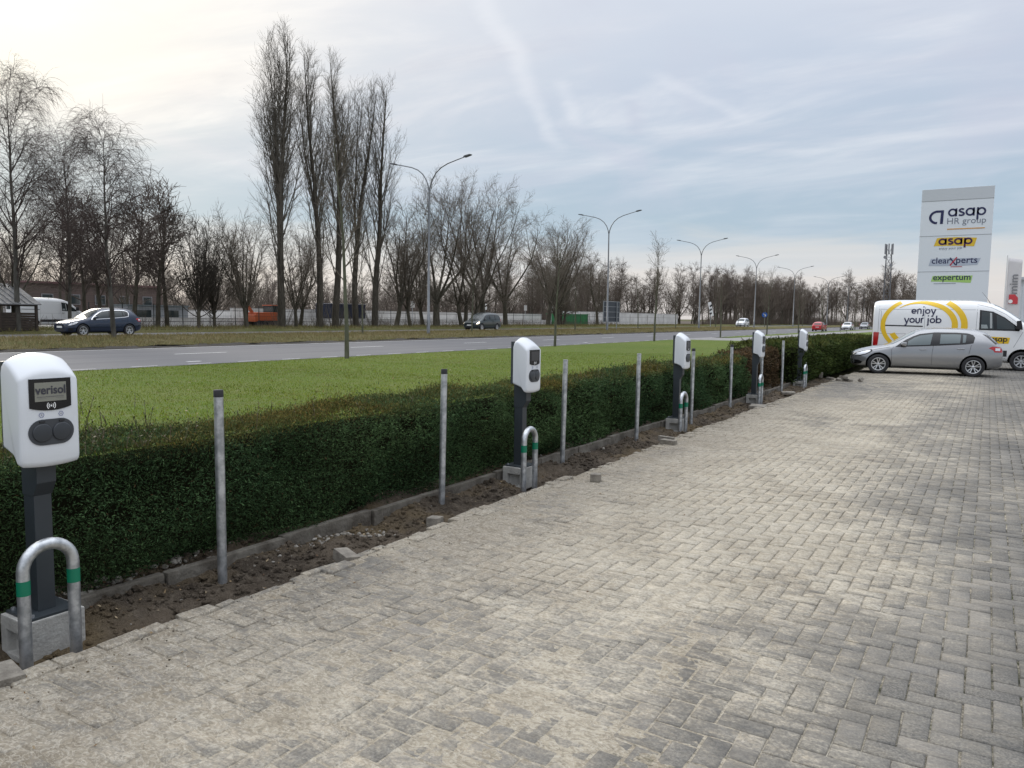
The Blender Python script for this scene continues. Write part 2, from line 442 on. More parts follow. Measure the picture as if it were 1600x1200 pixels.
# ---- block paving: every block a real bevelled block in a 90 degree herringbone
PW = 0.1125
def sand_mask(s, fill=0.0):
    """how much jointing sand lies on a spot (0..1), world-scale"""
    sep = s.nt.nodes.new('ShaderNodeSeparateXYZ'); s.L(s.obj, sep.inputs[0])
    lat = s.math('MULTIPLY', sep.outputs[0], -1.0); al = sep.outputs[1]
    big = s.noise(0.33, 4, 0.5, (1.0, 0.55, 1), (2.3, 5.1, 0), 0.4)
    mid = s.noise(1.7, 6, 0.6, (0.75, 1.0, 1), (7, 3, 0), 0.8)
    fine = s.noise(9, 8, 0.7, (0.45, 1.0, 1), (1, 1, 0), 1.2)
    grain = s.noise(55, 4, 0.7)
    cov = s.ramp(s.math('MULTIPLY', s.math('ADD', lat, 1.5), 0.16), [(0.02, 0.12), (0.2, 0.26), (0.30, 0.47), (0.45, 0.74), (0.75, 0.78), (0.9, 0.80)])
    far = s.ramp(s.math('MULTIPLY', al, 0.025), [(0.3, 0.0), (0.85, 0.25)])
    near = s.ramp(s.math('MULTIPLY', al, 0.1), [(0.20, 0.24), (0.48, 0.0)])
    v = s.math('ADD', cov, s.math('MULTIPLY', s.math('SUBTRACT', big, 0.5), 1.75))
    v = s.math('SUBTRACT', v, far); v = s.math('SUBTRACT', v, near)
    v = s.math('ADD', v, s.math('MULTIPLY', s.math('SUBTRACT', mid, 0.5), 0.75))
    v = s.math('ADD', v, s.math('MULTIPLY', s.math('SUBTRACT', fine, 0.5), 1.5))
    v = s.math('ADD', v, s.math('MULTIPLY', s.math('SUBTRACT', grain, 0.5), 0.8))
    if fill: v = s.math('ADD', v, fill)
    return v, lat, al, big, mid, fine, grain

def sand_colour(s, lat, mid, fine, grain):
    c = s.mix(s.ramp(mid, [(0.35, 0.0), (0.7, 1.0)]), (0.318, 0.278, 0.212), (0.450, 0.410, 0.332))
    brown = s.math('MULTIPLY', s.ramp(s.math('MULTIPLY', lat, 0.25), [(0.45, 0.0), (0.85, 1.0)]), s.ramp(s.noise(0.9, 6, 0.6, (1, 0.5, 1), (4, 4, 0)), [(0.30, 0.25), (0.65, 1.0)]))
    c = s.mix(s.math('MULTIPLY', brown, 0.85), c, (0.185, 0.156, 0.117))
    c = s.mix(s.math('MULTIPLY', s.ramp(fine, [(0.52, 0.0), (0.72, 1.0)]), 0.4), c, (0.36, 0.30, 0.22))
    worm = lambda sc, off, w: s.ramp(s.math('ABSOLUTE', s.math('SUBTRACT', s.noise(sc, 4, 0.6, (0.55, 1, 1), off, 1.6), 0.5)), [(0.0, 1.0), (w, 0.0)])
    c = s.mix(s.math('MULTIPLY', worm(14, (3, 3, 0), .07), 0.5), c, (0.135, 0.115, 0.088))
    c = s.mix(s.math('MULTIPLY', worm(19, (8, 1, 0), .05), 0.55), c, (0.50, 0.465, 0.395))
    c = s.mix(s.math('MULTIPLY', s.ramp(grain, [(0.30, 1.0), (0.48, 0.0)]), 0.55), c, (0.15, 0.13, 0.10))
    c = s.mix(s.math('MULTIPLY', s.ramp(s.noise(23, 6, 0.75, loc=(6, 1, 0)), [(0.52, 0.0), (0.66, 1.0)]), 0.45), c, (0.18, 0.155, 0.12))
    c = s.mix(s.math('MULTIPLY', s.ramp(s.noise(38, 4, 0.7, loc=(2, 9, 0)), [(0.58, 0.0), (0.68, 1.0)]), 0.5), c, (0.55, 0.51, 0.43))
    return c

def paver_material():
    s = Shader('grey_paver')
    v, lat, al, big, mid, fine, grain = sand_mask(s)
    rnd = s.attr('rnd').outputs['Fac']
    base = s.ramp(rnd, [(0.0, (0.102, 0.098, 0.091)), (0.5, (0.128, 0.123, 0.114)), (0.85, (0.150, 0.143, 0.132)), (1.0, (0.178, 0.166, 0.150))])
    base = s.mix(s.math('MULTIPLY', s.ramp(s.noise(95, 3, 0.65), [(0.45, 0.0), (0.62, 1.0)]), 0.5), base, (0.28, 0.265, 0.235))
    base = s.mix(s.math('MULTIPLY', s.ramp(s.noise(2.2, 6, 0.65, loc=(9, 2, 0)), [(0.45, 0.0), (0.66, 1.0)]), 0.6), base, (0.085, 0.080, 0.072))
    damp = s.ramp(s.noise(0.55, 6, 0.62, (1, .7, 1), (12, 3, 0), .8), [(0.50, 0.0), (0.64, 1.0)], 'EASE')
    base = s.mix(s.math('MULTIPLY', damp, 0.55), base, (0.075, 0.074, 0.072))
    # blocks take up dust a little differently from each other
    v2 = s.math('ADD', v, s.math('MULTIPLY', s.math('SUBTRACT', rnd, 0.5), 0.10))
    m = s.ramp(v2, [(0.34, 0.0), (0.78, 1.0)], 'EASE')
    film = s.math('MULTIPLY', s.ramp(v2, [(-0.0, 0.0), (0.45, 1.0)]), 0.32)
    sc = sand_colour(s, lat, mid, fine, grain)
    c = s.mix(film, base, sc); c = s.mix(s.math('MULTIPLY', m, 0.93), c, sc)
    h = s.math('ADD', s.math('MULTIPLY', s.noise(160, 4, 0.7), 0.35), s.math('ADD', s.math('MULTIPLY', fine, 1.0), s.math('MULTIPLY', m, 0.5)))
    s.bump(h, 0.55, 0.006)
    return s.finish(c, 0.9, 0.25)

def bed_material():
    s = Shader('joint_sand')
    v, lat, al, big, mid, fine, grain = sand_mask(s, 0.34)
    sc = sand_colour(s, lat, mid, fine, grain)
    moss = s.mix(s.ramp(s.noise(3.5, 6, 0.6, loc=(3, 8, 0)), [(0.42, 0.0), (0.62, 1.0)]), (0.055, 0.05, 0.04), (0.055, 0.07, 0.025))
    moss = s.mix(s.ramp(s.noise(14, 5, 0.6), [(0.5, 0.0), (0.62, 0.6)]), moss, (0.25, 0.23, 0.18))
    sp = s.nt.nodes.new('ShaderNodeSeparateXYZ'); s.L(s.obj, sp.inputs[0])
    up = s.ramp(s.math('MULTIPLY', s.math('ADD', sp.outputs[2], .02), 40), [(0.62, 0.0), (0.74, 1.0)])
    c = s.mix(s.math('MAXIMUM', s.ramp(v, [(0.28, 0.0), (0.62, 1.0)]), up), moss, sc)
    s.bump(s.math('ADD', s.noise(90, 5, 0.7), s.math('MULTIPLY', fine, 1.5)), 0.7, 0.012)
    return s.finish(c, 0.95, 0.1)

def fbm(x, y, octs, seed, gain=.5, lac=2.03):
    """vectorised value noise, about -1..1"""
    o = np.zeros_like(x); a = 1.0; tot = 0
    for k in range(octs):
        rg = np.random.default_rng(seed + k); T = rg.uniform(-1, 1, (256, 256))
        xi = np.floor(x).astype(int); yi = np.floor(y).astype(int); fx_ = x - xi; fy_ = y - yi
        u = fx_ * fx_ * (3 - 2 * fx_); v = fy_ * fy_ * (3 - 2 * fy_)
        g = lambda i, j: T[(xi + i) % 256, (yi + j) % 256]
        o += a * ((g(0, 0) * (1 - u) + g(1, 0) * u) * (1 - v) + (g(0, 1) * (1 - u) + g(1, 1) * u) * v)
        tot += a; a *= gain; x = x * lac + 17.3; y = y * lac + 9.1
    return o / tot * 1.7
def make_bed(mtl):
    """jointing sand brushed over the blocks: fills the joints, and where it lies thick it buries the block faces"""
    def sheet(l0, l1, a0, a1, d):
        la = np.arange(l0, l1 + d / 2, d); al = np.arange(a0, a1 + d / 2, d)
        A, Lt = np.meshgrid(al, la, indexing='ij')
        cov = np.interp(Lt, [-4, -1.2, .2, 1.2, 2.2, 3.0, 3.75], [-.9, -.7, -.32, .02, .30, .56, .70])
        cov += .75 * fbm(Lt * .5 + 3, A * .30 + 7, 4, 40) - np.interp(A, [4.5, 9, 22], [0, .42, .85]) - np.interp(A, [1.5, 4.5], [.18, 0]) * np.interp(Lt, [1.5, 2.8], [1, 0])
        z = -.0050 + .0088 * np.tanh(cov * 1.15) + .0026 * fbm(Lt * 5, A * 7, 4, 60, .6) * (1 + np.clip(cov, 0, 1)) + .0008 * fbm(Lt * 30, A * 40, 2, 80)
        z = np.where(Lt > 3.72, np.minimum(z, -.012), z)
        V = np.stack([-Lt, A, z], -1).reshape(-1, 3); n, m = A.shape
        i = (np.arange(n - 1)[:, None] * m + np.arange(m - 1)[None]).ravel()
        tag(np_mesh('paving_bed', V, np.stack([i, i + m, i + m + 1, i + 1], -1), mtl, smooth=True), kind='structure')
    sheet(-.6, 3.76, .6, 10, .016)
    sheet(-.6, 3.76, 10, 24, .035)
    sheet(-8.6, -.6, -3.2, 46, .3); sheet(-.6, 3.76, 24, 46, .2); sheet(-.6, 3.76, -3.2, .6, .1)

def make_paving():
    rng = np.random.default_rng(5)
    x0, x1, y0, y1 = -3.95, 8.5, -3.0, 46.0
    ii = np.arange(int(x0 / PW), int(x1 / PW)); jj = np.arange(int(y0 / PW), int(y1 / PW))
    I, J = np.meshgrid(ii, jj); k = np.mod(I - J, 4)
    hor = k == 0; ver = k == 3
    cx = np.concatenate([I[hor] + 1.0, I[ver] + 0.5]) * PW; cy = np.concatenate([J[hor] + 0.5, J[ver] + 1.0]) * PW
    hx = np.concatenate([np.full(hor.sum(), PW), np.full(ver.sum(), PW / 2)]); hy = np.concatenate([np.full(hor.sum(), PW / 2), np.full(ver.sum(), PW)])
    lim = 3.80 + 0.03 * np.sin(cy * 1.3) + 0.02 * np.sin(cy * 3.7)
    latmax = -(cx - hx)
    over = latmax - lim                       # blocks crossing the edge are cut to it, a few are missing or left long
    latmin = -(cx + hx)
    keep = latmin < lim - 0.035
    long_ = (rng.random(len(cx)) < 0.12) & (over < 0.12)
    cut = (over > 0) & ~long_
    newl = lim + rng.uniform(-.006, .006, len(cx))
    nhx = np.where(cut, (newl - latmin) / 2, hx); cx = np.where(cut, -(latmin + newl) / 2, cx); hx = nhx
    keep &= ~((over > -0.02) & (rng.random(len(cx)) < 0.13))
    cx, cy, hx, hy = cx[keep], cy[keep], hx[keep], hy[keep]; n = len(cx)
    edge = -(cx - hx) > 3.70
    gap = rng.uniform(0.0022, 0.0042, n); hx = hx - gap; hy = hy - gap
    cx = cx + rng.normal(0, .0010, n); cy = cy + rng.normal(0, .0010, n)
    dz = rng.normal(0, 0.0016, n) + np.where(edge, rng.normal(-0.004, .008, n), 0) + 0.006 * np.sin(cx * 1.1) * np.sin(cy * 0.6)
    tx = rng.normal(0, .007, n) + np.where(edge, rng.normal(0, .03, n), 0); ty = rng.normal(0, .007, n) + np.where(edge, rng.normal(0, .03, n), 0)
    rz = rng.normal(0, .007, n) + np.where(edge, rng.normal(0, .03, n), 0)
    sg = np.array([(-1, -1), (1, -1), (1, 1), (-1, 1)], float)
    bev = 0.0055
    V = np.zeros((n, 12, 3))
    for l, (inset, z) in enumerate(((bev, 0.0), (0.0, -bev), (0.0, -0.075))):
        lx = sg[None, :, 0] * (hx[:, None] - inset); ly = sg[None, :, 1] * (hy[:, None] - inset)
        V[:, l * 4:l * 4 + 4, 0] = cx[:, None] + lx - ly * rz[:, None]
        V[:, l * 4:l * 4 + 4, 1] = cy[:, None] + ly + lx * rz[:, None]
        V[:, l * 4:l * 4 + 4, 2] = z + dz[:, None] + lx * tx[:, None] + ly * ty[:, None]
    q = [(0, 1, 2, 3)] + [(a, 4 + a, 4 + (a + 1) % 4, (a + 1) % 4) for a in range(4)] + [(4 + a, 8 + a, 8 + (a + 1) % 4, 4 + (a + 1) % 4) for a in range(4)]
    F = (np.arange(n)[:, None, None] * 12 + np.array(q)[None]).reshape(-1, 4)
    rnd = np.repeat(rng.random(n), 12)
    o = np_mesh('block_paving', V.reshape(-1, 3), F, paver_material(), attrs={'rnd': rnd})
    tag(o, kind='structure')
    bm_ = bed_material()
    make_bed(bm_)
    pm = paver_far_material()
    mb = MB()
    mb.add([(-3.7, 46, -.004), (60, 46, -.004), (60, 95, -.004), (-3.7, 95, -.004)], [(0, 1, 2, 3)])
    mb.add([(8.5, -30, -.004), (60, -30, -.004), (60, 46, -.004), (8.5, 46, -.004)], [(0, 1, 2, 3)])
    mb.add([(-3.6, -30, -.004), (8.5, -30, -.004), (8.5, -3.1, -.004), (-3.6, -3.1, -.004)], [(0, 1, 2, 3)])
    tag(mb.build('car_park', pm), kind='structure')

def paver_far_material():
    s = Shader('car_park_surface')
    n = s.noise(0.6, 8); n2 = s.noise(9, 6)
    c = s.mix(s.ramp(n, [(0.35, 0.0), (0.7, 1.0)]), (0.20, 0.20, 0.198), (0.32, 0.30, 0.27))
    c = s.mix(s.math('MULTIPLY', n2, 0.3), c, (0.12, 0.12, 0.115))
    return s.finish(c, 0.9, 0.2)
make_paving()

# ---- dug-over soil strip between paving and hedge
def soil_material():
    s = Shader('dug_soil')
    n = s.noise(1.6, 8, 0.6); n2 = s.noise(18, 8, 0.7); n3 = s.noise(70, 4, 0.7)
    c = s.mix(s.ramp(n, [(0.35, 0.0), (0.65, 1.0)]), (0.055, 0.044, 0.034), (0.150, 0.120, 0.090))
    c = s.mix(s.ramp(n2, [(0.48, 0.0), (0.75, 0.8)]), c, (0.22, 0.185, 0.145))
    c = s.mix(s.ramp(n3, [(0.62, 0.0), (0.72, 0.6)]), c, (0.36, 0.32, 0.27))
    c = s.mix(s.ramp(s.noise(0.8, 5, 0.6, loc=(5, 5, 0)), [(0.5, 0.0), (0.66, .75)]), c, (0.20, 0.15, 0.085))
    s.bump(s.math('ADD', n2, s.math('MULTIPLY', n3, 0.7)), 1.0, 0.05)
    return s.finish(c, 0.95, 0.1)
SOIL = soil_material()
STATIONS = [2.14, 7.22, 12.25, 17.25, 22.0]
def soil_z(lat, al):
    p = Vector((lat * 1.5, al * 1.5, 0.3))
    z = -0.105 + 0.075 * noise.fractal(p, 0.8, 2.1, 6) + 0.03 * noise.noise(p * 5) + .012 * noise.noise(p * 17)
    z += 0.05 * max(0, noise.noise(Vector((al * 0.7, 4.2, lat)))) * max(0, (lat - 3.9))
    if lat > 4.3: z += (lat - 4.3) * 0.10
    if lat > 4.64: z += 0.03
    if lat < 3.95: z -= 0.015
    for s_ in STATIONS:
        z -= 0.05 * math.exp(-((al - s_ + .1) / 0.45) ** 2 - ((lat - 4.1) / .35) ** 2)
    z += .05 * math.exp(-((lat - 4.68) / .10) ** 2) * max(0, noise.noise(Vector((al * 1.7, 9, 0))) + .25)
    return min(z, -0.010 - .05 * max(0, noise.noise(Vector((al * 2.1, 1.5, 3)))) if lat < 3.92 else 0.06)
def make_soil():
    la = np.arange(3.55, 5.65, 0.04); al = np.arange(-2.5, 26, 0.05)
    V = np.array([(-l, a, soil_z(l, a)) for a in al for l in la]); m = len(la)
    i = (np.arange(len(al) - 1)[:, None] * m + np.arange(m - 1)[None]).ravel()
    F = np.stack([i, i + m, i + m + 1, i + 1], -1)
    tag(np_mesh('soil', V, F, SOIL, smooth=True), kind='structure')
    # clods and grit: uncountable crumbs of soil
    rng = random.Random(3); mb = MB()
    ico = [(0, 0, 1), (.9, 0, .45), (.28, .85, .45), (-.72, .53, .45), (-.72, -.53, .45), (.28, -.85, .45), (.72, .53, -.45), (-.28, .85, -.45), (-.9, 0, -.45), (-.28, -.85, -.45), (.72, -.53, -.45), (0, 0, -1)]
    fac = [(0, 1, 2), (0, 2, 3), (0, 3, 4), (0, 4, 5), (0, 5, 1), (1, 6, 2), (2, 7, 3), (3, 8, 4), (4, 9, 5), (5, 10, 1), (6, 7, 2), (7, 8, 3), (8, 9, 4), (9, 10, 5), (10, 6, 1), (11, 7, 6), (11, 8, 7), (11, 9, 8), (11, 10, 9), (11, 6, 10)]
    def lump(mb_, l, a, r, z=None):
        z = soil_z(l, a) if z is None else z
        sc = Vector((rng.uniform(.7, 1.3), rng.uniform(.7, 1.3), rng.uniform(.5, .9)))
        rot = Matrix.Rotation(rng.uniform(0, 6), 3, 'Z') @ Matrix.Rotation(rng.uniform(-.6, .6), 3, 'X')
        mb_.add([Vector((-l, a, z + r * .25)) + rot @ Vector((x * sc.x * r * rng.uniform(.75, 1.2), y * sc.y * r * rng.uniform(.75, 1.2), zz * sc.z * r)) for x, y, zz in ico], fac)
    for _ in range(15000):
        a = .5 + 21.5 * rng.random() ** 1.5; l = rng.uniform(3.84, 4.95)
        if noise.noise(Vector((l * 2.2, a * 1.6, 7))) + rng.uniform(-.35, .5) < 0: continue
        lump(mb, l, a, abs(rng.gauss(0, .012)) + .003)
    for _ in range(900):   # crumbs spilled on the paving edge
        a = rng.uniform(.5, 18); l = 3.8 - abs(rng.gauss(0, .18))
        lump(mb, l, a, rng.uniform(.002, .006), 0.002)
    tag(mb.build('soil_clods', SOIL), kind='stuff')
    mb = MB()
    pale = mat('pale_rubble', (0.30, 0.28, 0.245), 0.9, color2=(0.10, 0.085, 0.065), noise_scale=16, contrast=(.35, .6))
    for c_l, c_a, n, sp in ((4.42, 4.3, 60, .25), (4.15, 4.6, 26, .14), (4.68, 2.6, 90, .35), (4.66, 3.3, 50, .3), (4.6, 9.4, 40, .6), (4.6, 14.2, 50, .8), (4.65, 18.8, 70, .9), (4.55, 1.2, 30, .3)):
        for _ in range(n):
            l = min(4.8, max(3.9, rng.gauss(c_l, .06))); a = rng.gauss(c_a, sp)
            lump(mb, l, a, abs(rng.gauss(0, .012)) + .004)
    for _ in range(220):
        lump(mb, rng.uniform(3.9, 4.75), rng.uniform(.5, 21), rng.uniform(.003, .010))
    tag(mb.build('stone_chips', pale), kind='stuff')
make_soil()
def make_litter():
    """dead leaves and bits of twig: uncountable"""
    rng = np.random.default_rng(91); V = []; C = []
    def flake(p, sz, col):
        a = rng.uniform(0, 6.28); t = rng.normal(0, .35, 2)
        d = np.array([np.cos(a), np.sin(a), t[0]]) * sz; e = np.array([-np.sin(a), np.cos(a), t[1]]) * sz * rng.uniform(.25, .7)
        p = np.array(p) + [0, 0, .006]
        for q in (p - d, p + e, p + d, p - e): V.append(q); C.append((*col, 1))
    br = [(.16, .10, .05), (.10, .06, .035), (.22, .16, .09), (.28, .22, .14)]
    for _ in range(2600):
        l = min(4.9, max(3.86, rng.normal(4.62, .16))) if rng.random() < .7 else rng.uniform(3.86, 4.8); a = .6 + 20 * rng.random() ** 1.3
        flake((-l, a, soil_z(l, a)), rng.uniform(.006, .018), br[rng.integers(4)])
    for _ in range(700):
        l = 3.78 - abs(rng.normal(0, .9)); a = 1 + 20 * rng.random() ** 1.2
        flake((-l, a, .002), rng.uniform(.003, .011), br[rng.integers(4)])
    for _ in range(500):
        l = rng.uniform(5.6, 21); a = rng.uniform(0, 40)
        flake((-l, a, .045), rng.uniform(.015, .04), br[rng.integers(2, 4)])
    F = np.arange(len(V)).reshape(-1, 4)
    tag(np_mesh('dead_leaves', np.array(V), F, attr_mat('dead_leaf', .8, .2), colors={'col': np.array(C)}), kind='stuff')
make_litter()

# ---- old concrete kerb at the foot of the hedge
def make_kerb():
    rng = random.Random(8); mb = MB(); a = -2.0
    while a < 25:
        ln = 1.0; dz = rng.uniform(-.015, .012); dl = rng.uniform(-.015, .015)
        mb.box(W(4.54 + dl, a + ln / 2, -0.072 + dz), (0.065, ln - 0.012, 0.17), rz=rng.uniform(-.012, .012)); a += ln
    tag(mb.build('kerb', old_concrete, bevel=0.008), kind='structure')
make_kerb()

# ---- lawn
def lawn_material():
    s = Shader('mown_lawn')
    big = s.noise(0.22, 5, 0.55, (1, 0.6, 1)); mid = s.noise(1.6, 7, 0.62); fine = s.noise(26, 6, 0.75); 
    c = s.mix(s.ramp(big, [(0.3, 0.0), (0.7, 1.0)]), (0.080, 0.130, 0.012), (0.115, 0.148, 0.022))
    c = s.mix(s.ramp(mid, [(0.42, 0.0), (0.72, 0.7)]), c, (0.15, 0.155, 0.055))
    c = s.mix(s.ramp(fine, [(0.35, 0.75), (0.55, 0.0)]), c, (0.045, 0.075, 0.014))
    s.bump(s.math('ADD', fine, mid), 0.8, 0.04)
    return s.finish(c, 0.9, 0.15)
LAWN = lawn_material()
strip_grid('lawn', [5.2, 7, 9, 12, 15, 18, 21, 22.3], [-.03, 0, .02, .03, .03, .02, 0.0, -.02], -40, 62.3, 0.7, LAWN, jitter=0.003)
strip_grid('lawn', [5.4, 7, 9, 12, 15, 16.35], [-.03, 0, .02, .03, .03, .0], 61.6, 66.5, 0.7, LAWN, jitter=0.012)
strip_grid('lawn', [4.0, 5.4, 7, 9, 12, 15, 16.4], [-.02, -.02, 0, .02, .03, .03, .0], 66.4, 420, 1.5, LAWN, jitter=0.012)
strip_grid('lawn', [20.4, 21, 21.8, 22.3], [-.0, .03, .03, -.02], 72, 420, 1.5, LAWN, jitter=0.012)

# ---- roads
def asphalt_material():
    s = Shader('worn_asphalt')
    n = s.noise(0.35, 6, 0.6, (3.0, 0.15, 1)); f = s.noise(60, 4, 0.7)
    c = s.mix(s.ramp(n, [(0.35, 0.0), (0.68, 1.0)]), (0.115, 0.115, 0.122), (0.16, 0.158, 0.162))
    c = s.mix(s.math('MULTIPLY', f, 0.35), c, (0.07, 0.07, 0.072))
    s.bump(f, 0.3, 0.01)
    return s.finish(c, 0.85, 0.3)
ASPHALT = asphalt_material()
strip_grid('road', [22.2, 25, 28, 31, 33.45], [-.012, .0, .02, .0, -.01], -60, 500, 4, ASPHALT)
strip_grid('carriageway', [39.6, 42, 44, 47.2], [.30, .32, .32, .30], -60, 500, 4, ASPHALT)
PALE_ASPHALT = mat('pale_asphalt', (0.26, 0.255, 0.25), .9, noise_amt=.35, noise_scale=2)
strip_grid('side_lane', [16.3, 18.4, 20.5], [-.008, .0, -.008], 62.0, 420, 4, PALE_ASPHALT)
strip_grid('side_lane', [20.45, 22.6], [-.004, -.006], 62.5, 72.2, 4.85, PALE_ASPHALT)
def marks():
    mk = mat('road_marking', (0.72, 0.72, 0.70), 0.7, noise_amt=0.35, noise_scale=14)
    mb = MB()
    def q(l0, l1, a0, a1, z=.012):
        zz = lambda l: .004 + np.interp(l, [22.2, 25, 28, 31, 33.45], [-.012, .0, .02, .0, -.01])
        mb.add([W(l0, a0, zz(l0)), W(l0, a1, zz(l0)), W(l1, a1, zz(l1)), W(l1, a0, zz(l1))], [(0, 1, 2, 3)])
    q(33.05, 33.23, -60, 400)
    a = 19.1 - 4 * 10.05
    while a < 300:
        q(27.7, 27.84, a, a + 2.5); a += 10.05
    a = -20
    while a < 300:
        q(22.5, 22.58, a, a + .9); a += 2.0
    for a in (16.7, 47.5): q(23.5, 23.68, a, a + .55)
    tag(mb.build('road_markings', mk), kind='structure')
marks()

def verge_material(name, a, b, c3):
    s = Shader(name)
    n = s.noise(0.5, 7, 0.6, (1, 0.35, 1)); f = s.noise(14, 6, 0.75)
    c = s.mix(s.ramp(n, [(0.35, 0.0), (0.65, 1.0)]), a, b); c = s.mix(s.ramp(f, [(0.4, 0.8), (0.6, 0.0)]), c, c3)
    s.bump(f, 0.9, 0.08)
    return s.finish(c, 0.95, 0.1)
MEDIAN = verge_material('median_grass', (0.125, 0.125, 0.045), (0.20, 0.165, 0.085), (0.05, 0.045, 0.02))
VERGE = verge_material('verge_grass', (0.10, 0.115, 0.035), (0.15, 0.135, 0.06), (0.05, 0.05, 0.02))
GUTTER = mat('wet_earth', (0.035, 0.03, 0.024), 0.9)
strip_grid('gutter', [33.4, 33.65, 33.9], [-.012, .05, .11], -60, 420, 0.5, GUTTER, jitter=.02, wob=0.05)
strip_grid('median', [33.8, 34.2, 35, 36.5, 38, 39.2, 39.7], [.09, .20, .32, .40, .41, .36, .28], -60, 420, 0.8, MEDIAN, jitter=.03)
strip_grid('verge', [47.1, 47.4, 48.5, 50, 53, 56.5], [.28, .42, .48, .5, .5, .42], -60, 420, 0.8, VERGE, jitter=.03)
strip_grid('yard', [56.4, 80, 140], [.38, .38, .38], -60, 112, 10, mat('pale_yard', (0.34, 0.33, 0.31), .9, noise_amt=.35, noise_scale=.4))
strip_grid('woodland_floor', [56.4, 80, 160], [.36, .36, .36], 112, 420, 10, mat('leaf_litter', (0.075, 0.055, 0.035), .95, noise_amt=.4, noise_scale=.6))

# ---- grass blades (stuff)
def blades(name, pts_fn, n, h, w, cols, seed, kind='stuff', lean=0.6, mtl=None, patch=False):
    rng = np.random.default_rng(seed)
    P = pts_fn(rng, n); n = len(P)
    ang = rng.uniform(0, 2 * np.pi, n); hh = h * rng.uniform(.55, 1.35, n); ww = w * rng.uniform(.7, 1.3, n)
    dx, dy = np.cos(ang), np.sin(ang)
    ln = rng.normal(0, lean, (n, 2)) * hh[:, None]
    V = np.zeros((n, 3, 3))
    V[:, 0] = P + np.stack([dx * ww, dy * ww, -0.01 * np.ones(n)], -1); V[:, 1] = P - np.stack([dx * ww, dy * ww, 0.01 * np.ones(n)], -1)
    V[:, 2] = P + np.stack([ln[:, 0], ln[:, 1], hh], -1)
    F = np.arange(n * 3).reshape(n, 3)
    t = rng.random(n)[:, None]; k = rng.integers(0, len(cols) - 1, n)
    C = np.array(cols); c = C[k] * (1 - t) + C[k + 1] * t
    if patch:
        f = np.clip(.5 + .9 * fbm(P[:, 0] * .35, P[:, 1] * .55, 5, 300), 0, 1)[:, None]; g_ = np.clip(1.6 * fbm(P[:, 0] * 1.3, P[:, 1] * 1.9, 3, 320) - .55, 0, 1)[:, None]
        c = c * (.86 + .24 * f) * np.where(rng.random((n, 1)) < .22, .55, 1.0); c = c * (1 - .7 * g_) + np.array([[.19, .165, .075]]) * .7 * g_
    cc = np.ones((n, 3, 4)); cc[:, :, :3] = (c * rng.uniform(.8, 1.2, (n, 1)))[:, None, :]
    return tag(np_mesh(name, V.reshape(-1, 3), F, mtl, colors={'col': cc.reshape(-1, 4)}), kind=kind)
GRASS = attr_mat('grass_blade', 0.85, 0.06, 0.3)
def lawn_pts(rng, n):
    d = 4.5 + 33 * rng.random(n) ** 1.4; th = rng.uniform(R(4), R(80), n)     # angle from the hedge line
    la = d * np.sin(th); al = d * np.cos(th); k = (la > 5.3) & (la < 22.25); la, al = la[k], al[k]
    z = np.interp(la, [5.4, 7, 9, 12, 15, 18, 21, 22.3], [-.03, 0, .02, .03, .03, .02, 0.0, -.02])
    return np.stack([-la, al, z], -1)
blades('lawn_grass', lawn_pts, 300000, 0.034, 0.007, [(0.105, 0.190, 0.008), (0.170, 0.232, 0.012), (0.215, 0.225, 0.040), (0.125, 0.198, 0.010)], 21, mtl=GRASS, patch=True)
def median_pts(rng, n):
    la = rng.uniform(33.7, 39.6, n); al = -14 + 150 * rng.random(n) ** 1.3
    z = np.interp(la, [33.8, 34.2, 35, 36.5, 38, 39.2, 39.7], [.09, .20, .32, .40, .41, .36, .28])
    return np.stack([-la, al, z], -1)
blades('median_tussocks', median_pts, 60000, 0.17, 0.014, [(0.13, 0.135, 0.045), (0.24, 0.19, 0.10), (0.17, 0.15, 0.06), (0.28, 0.22, 0.13)], 22, mtl=GRASS)
def verge_pts(rng, n):
    la = rng.uniform(47.2, 55, n); al = -16 + 170 * rng.random(n) ** 1.3
    return np.stack([-la, al, np.full(n, .47)], -1)
blades('verge_tussocks', verge_pts, 30000, 0.25, 0.02, [(0.10, 0.115, 0.035), (0.19, 0.155, 0.08), (0.12, 0.11, 0.045)], 23, mtl=GRASS)
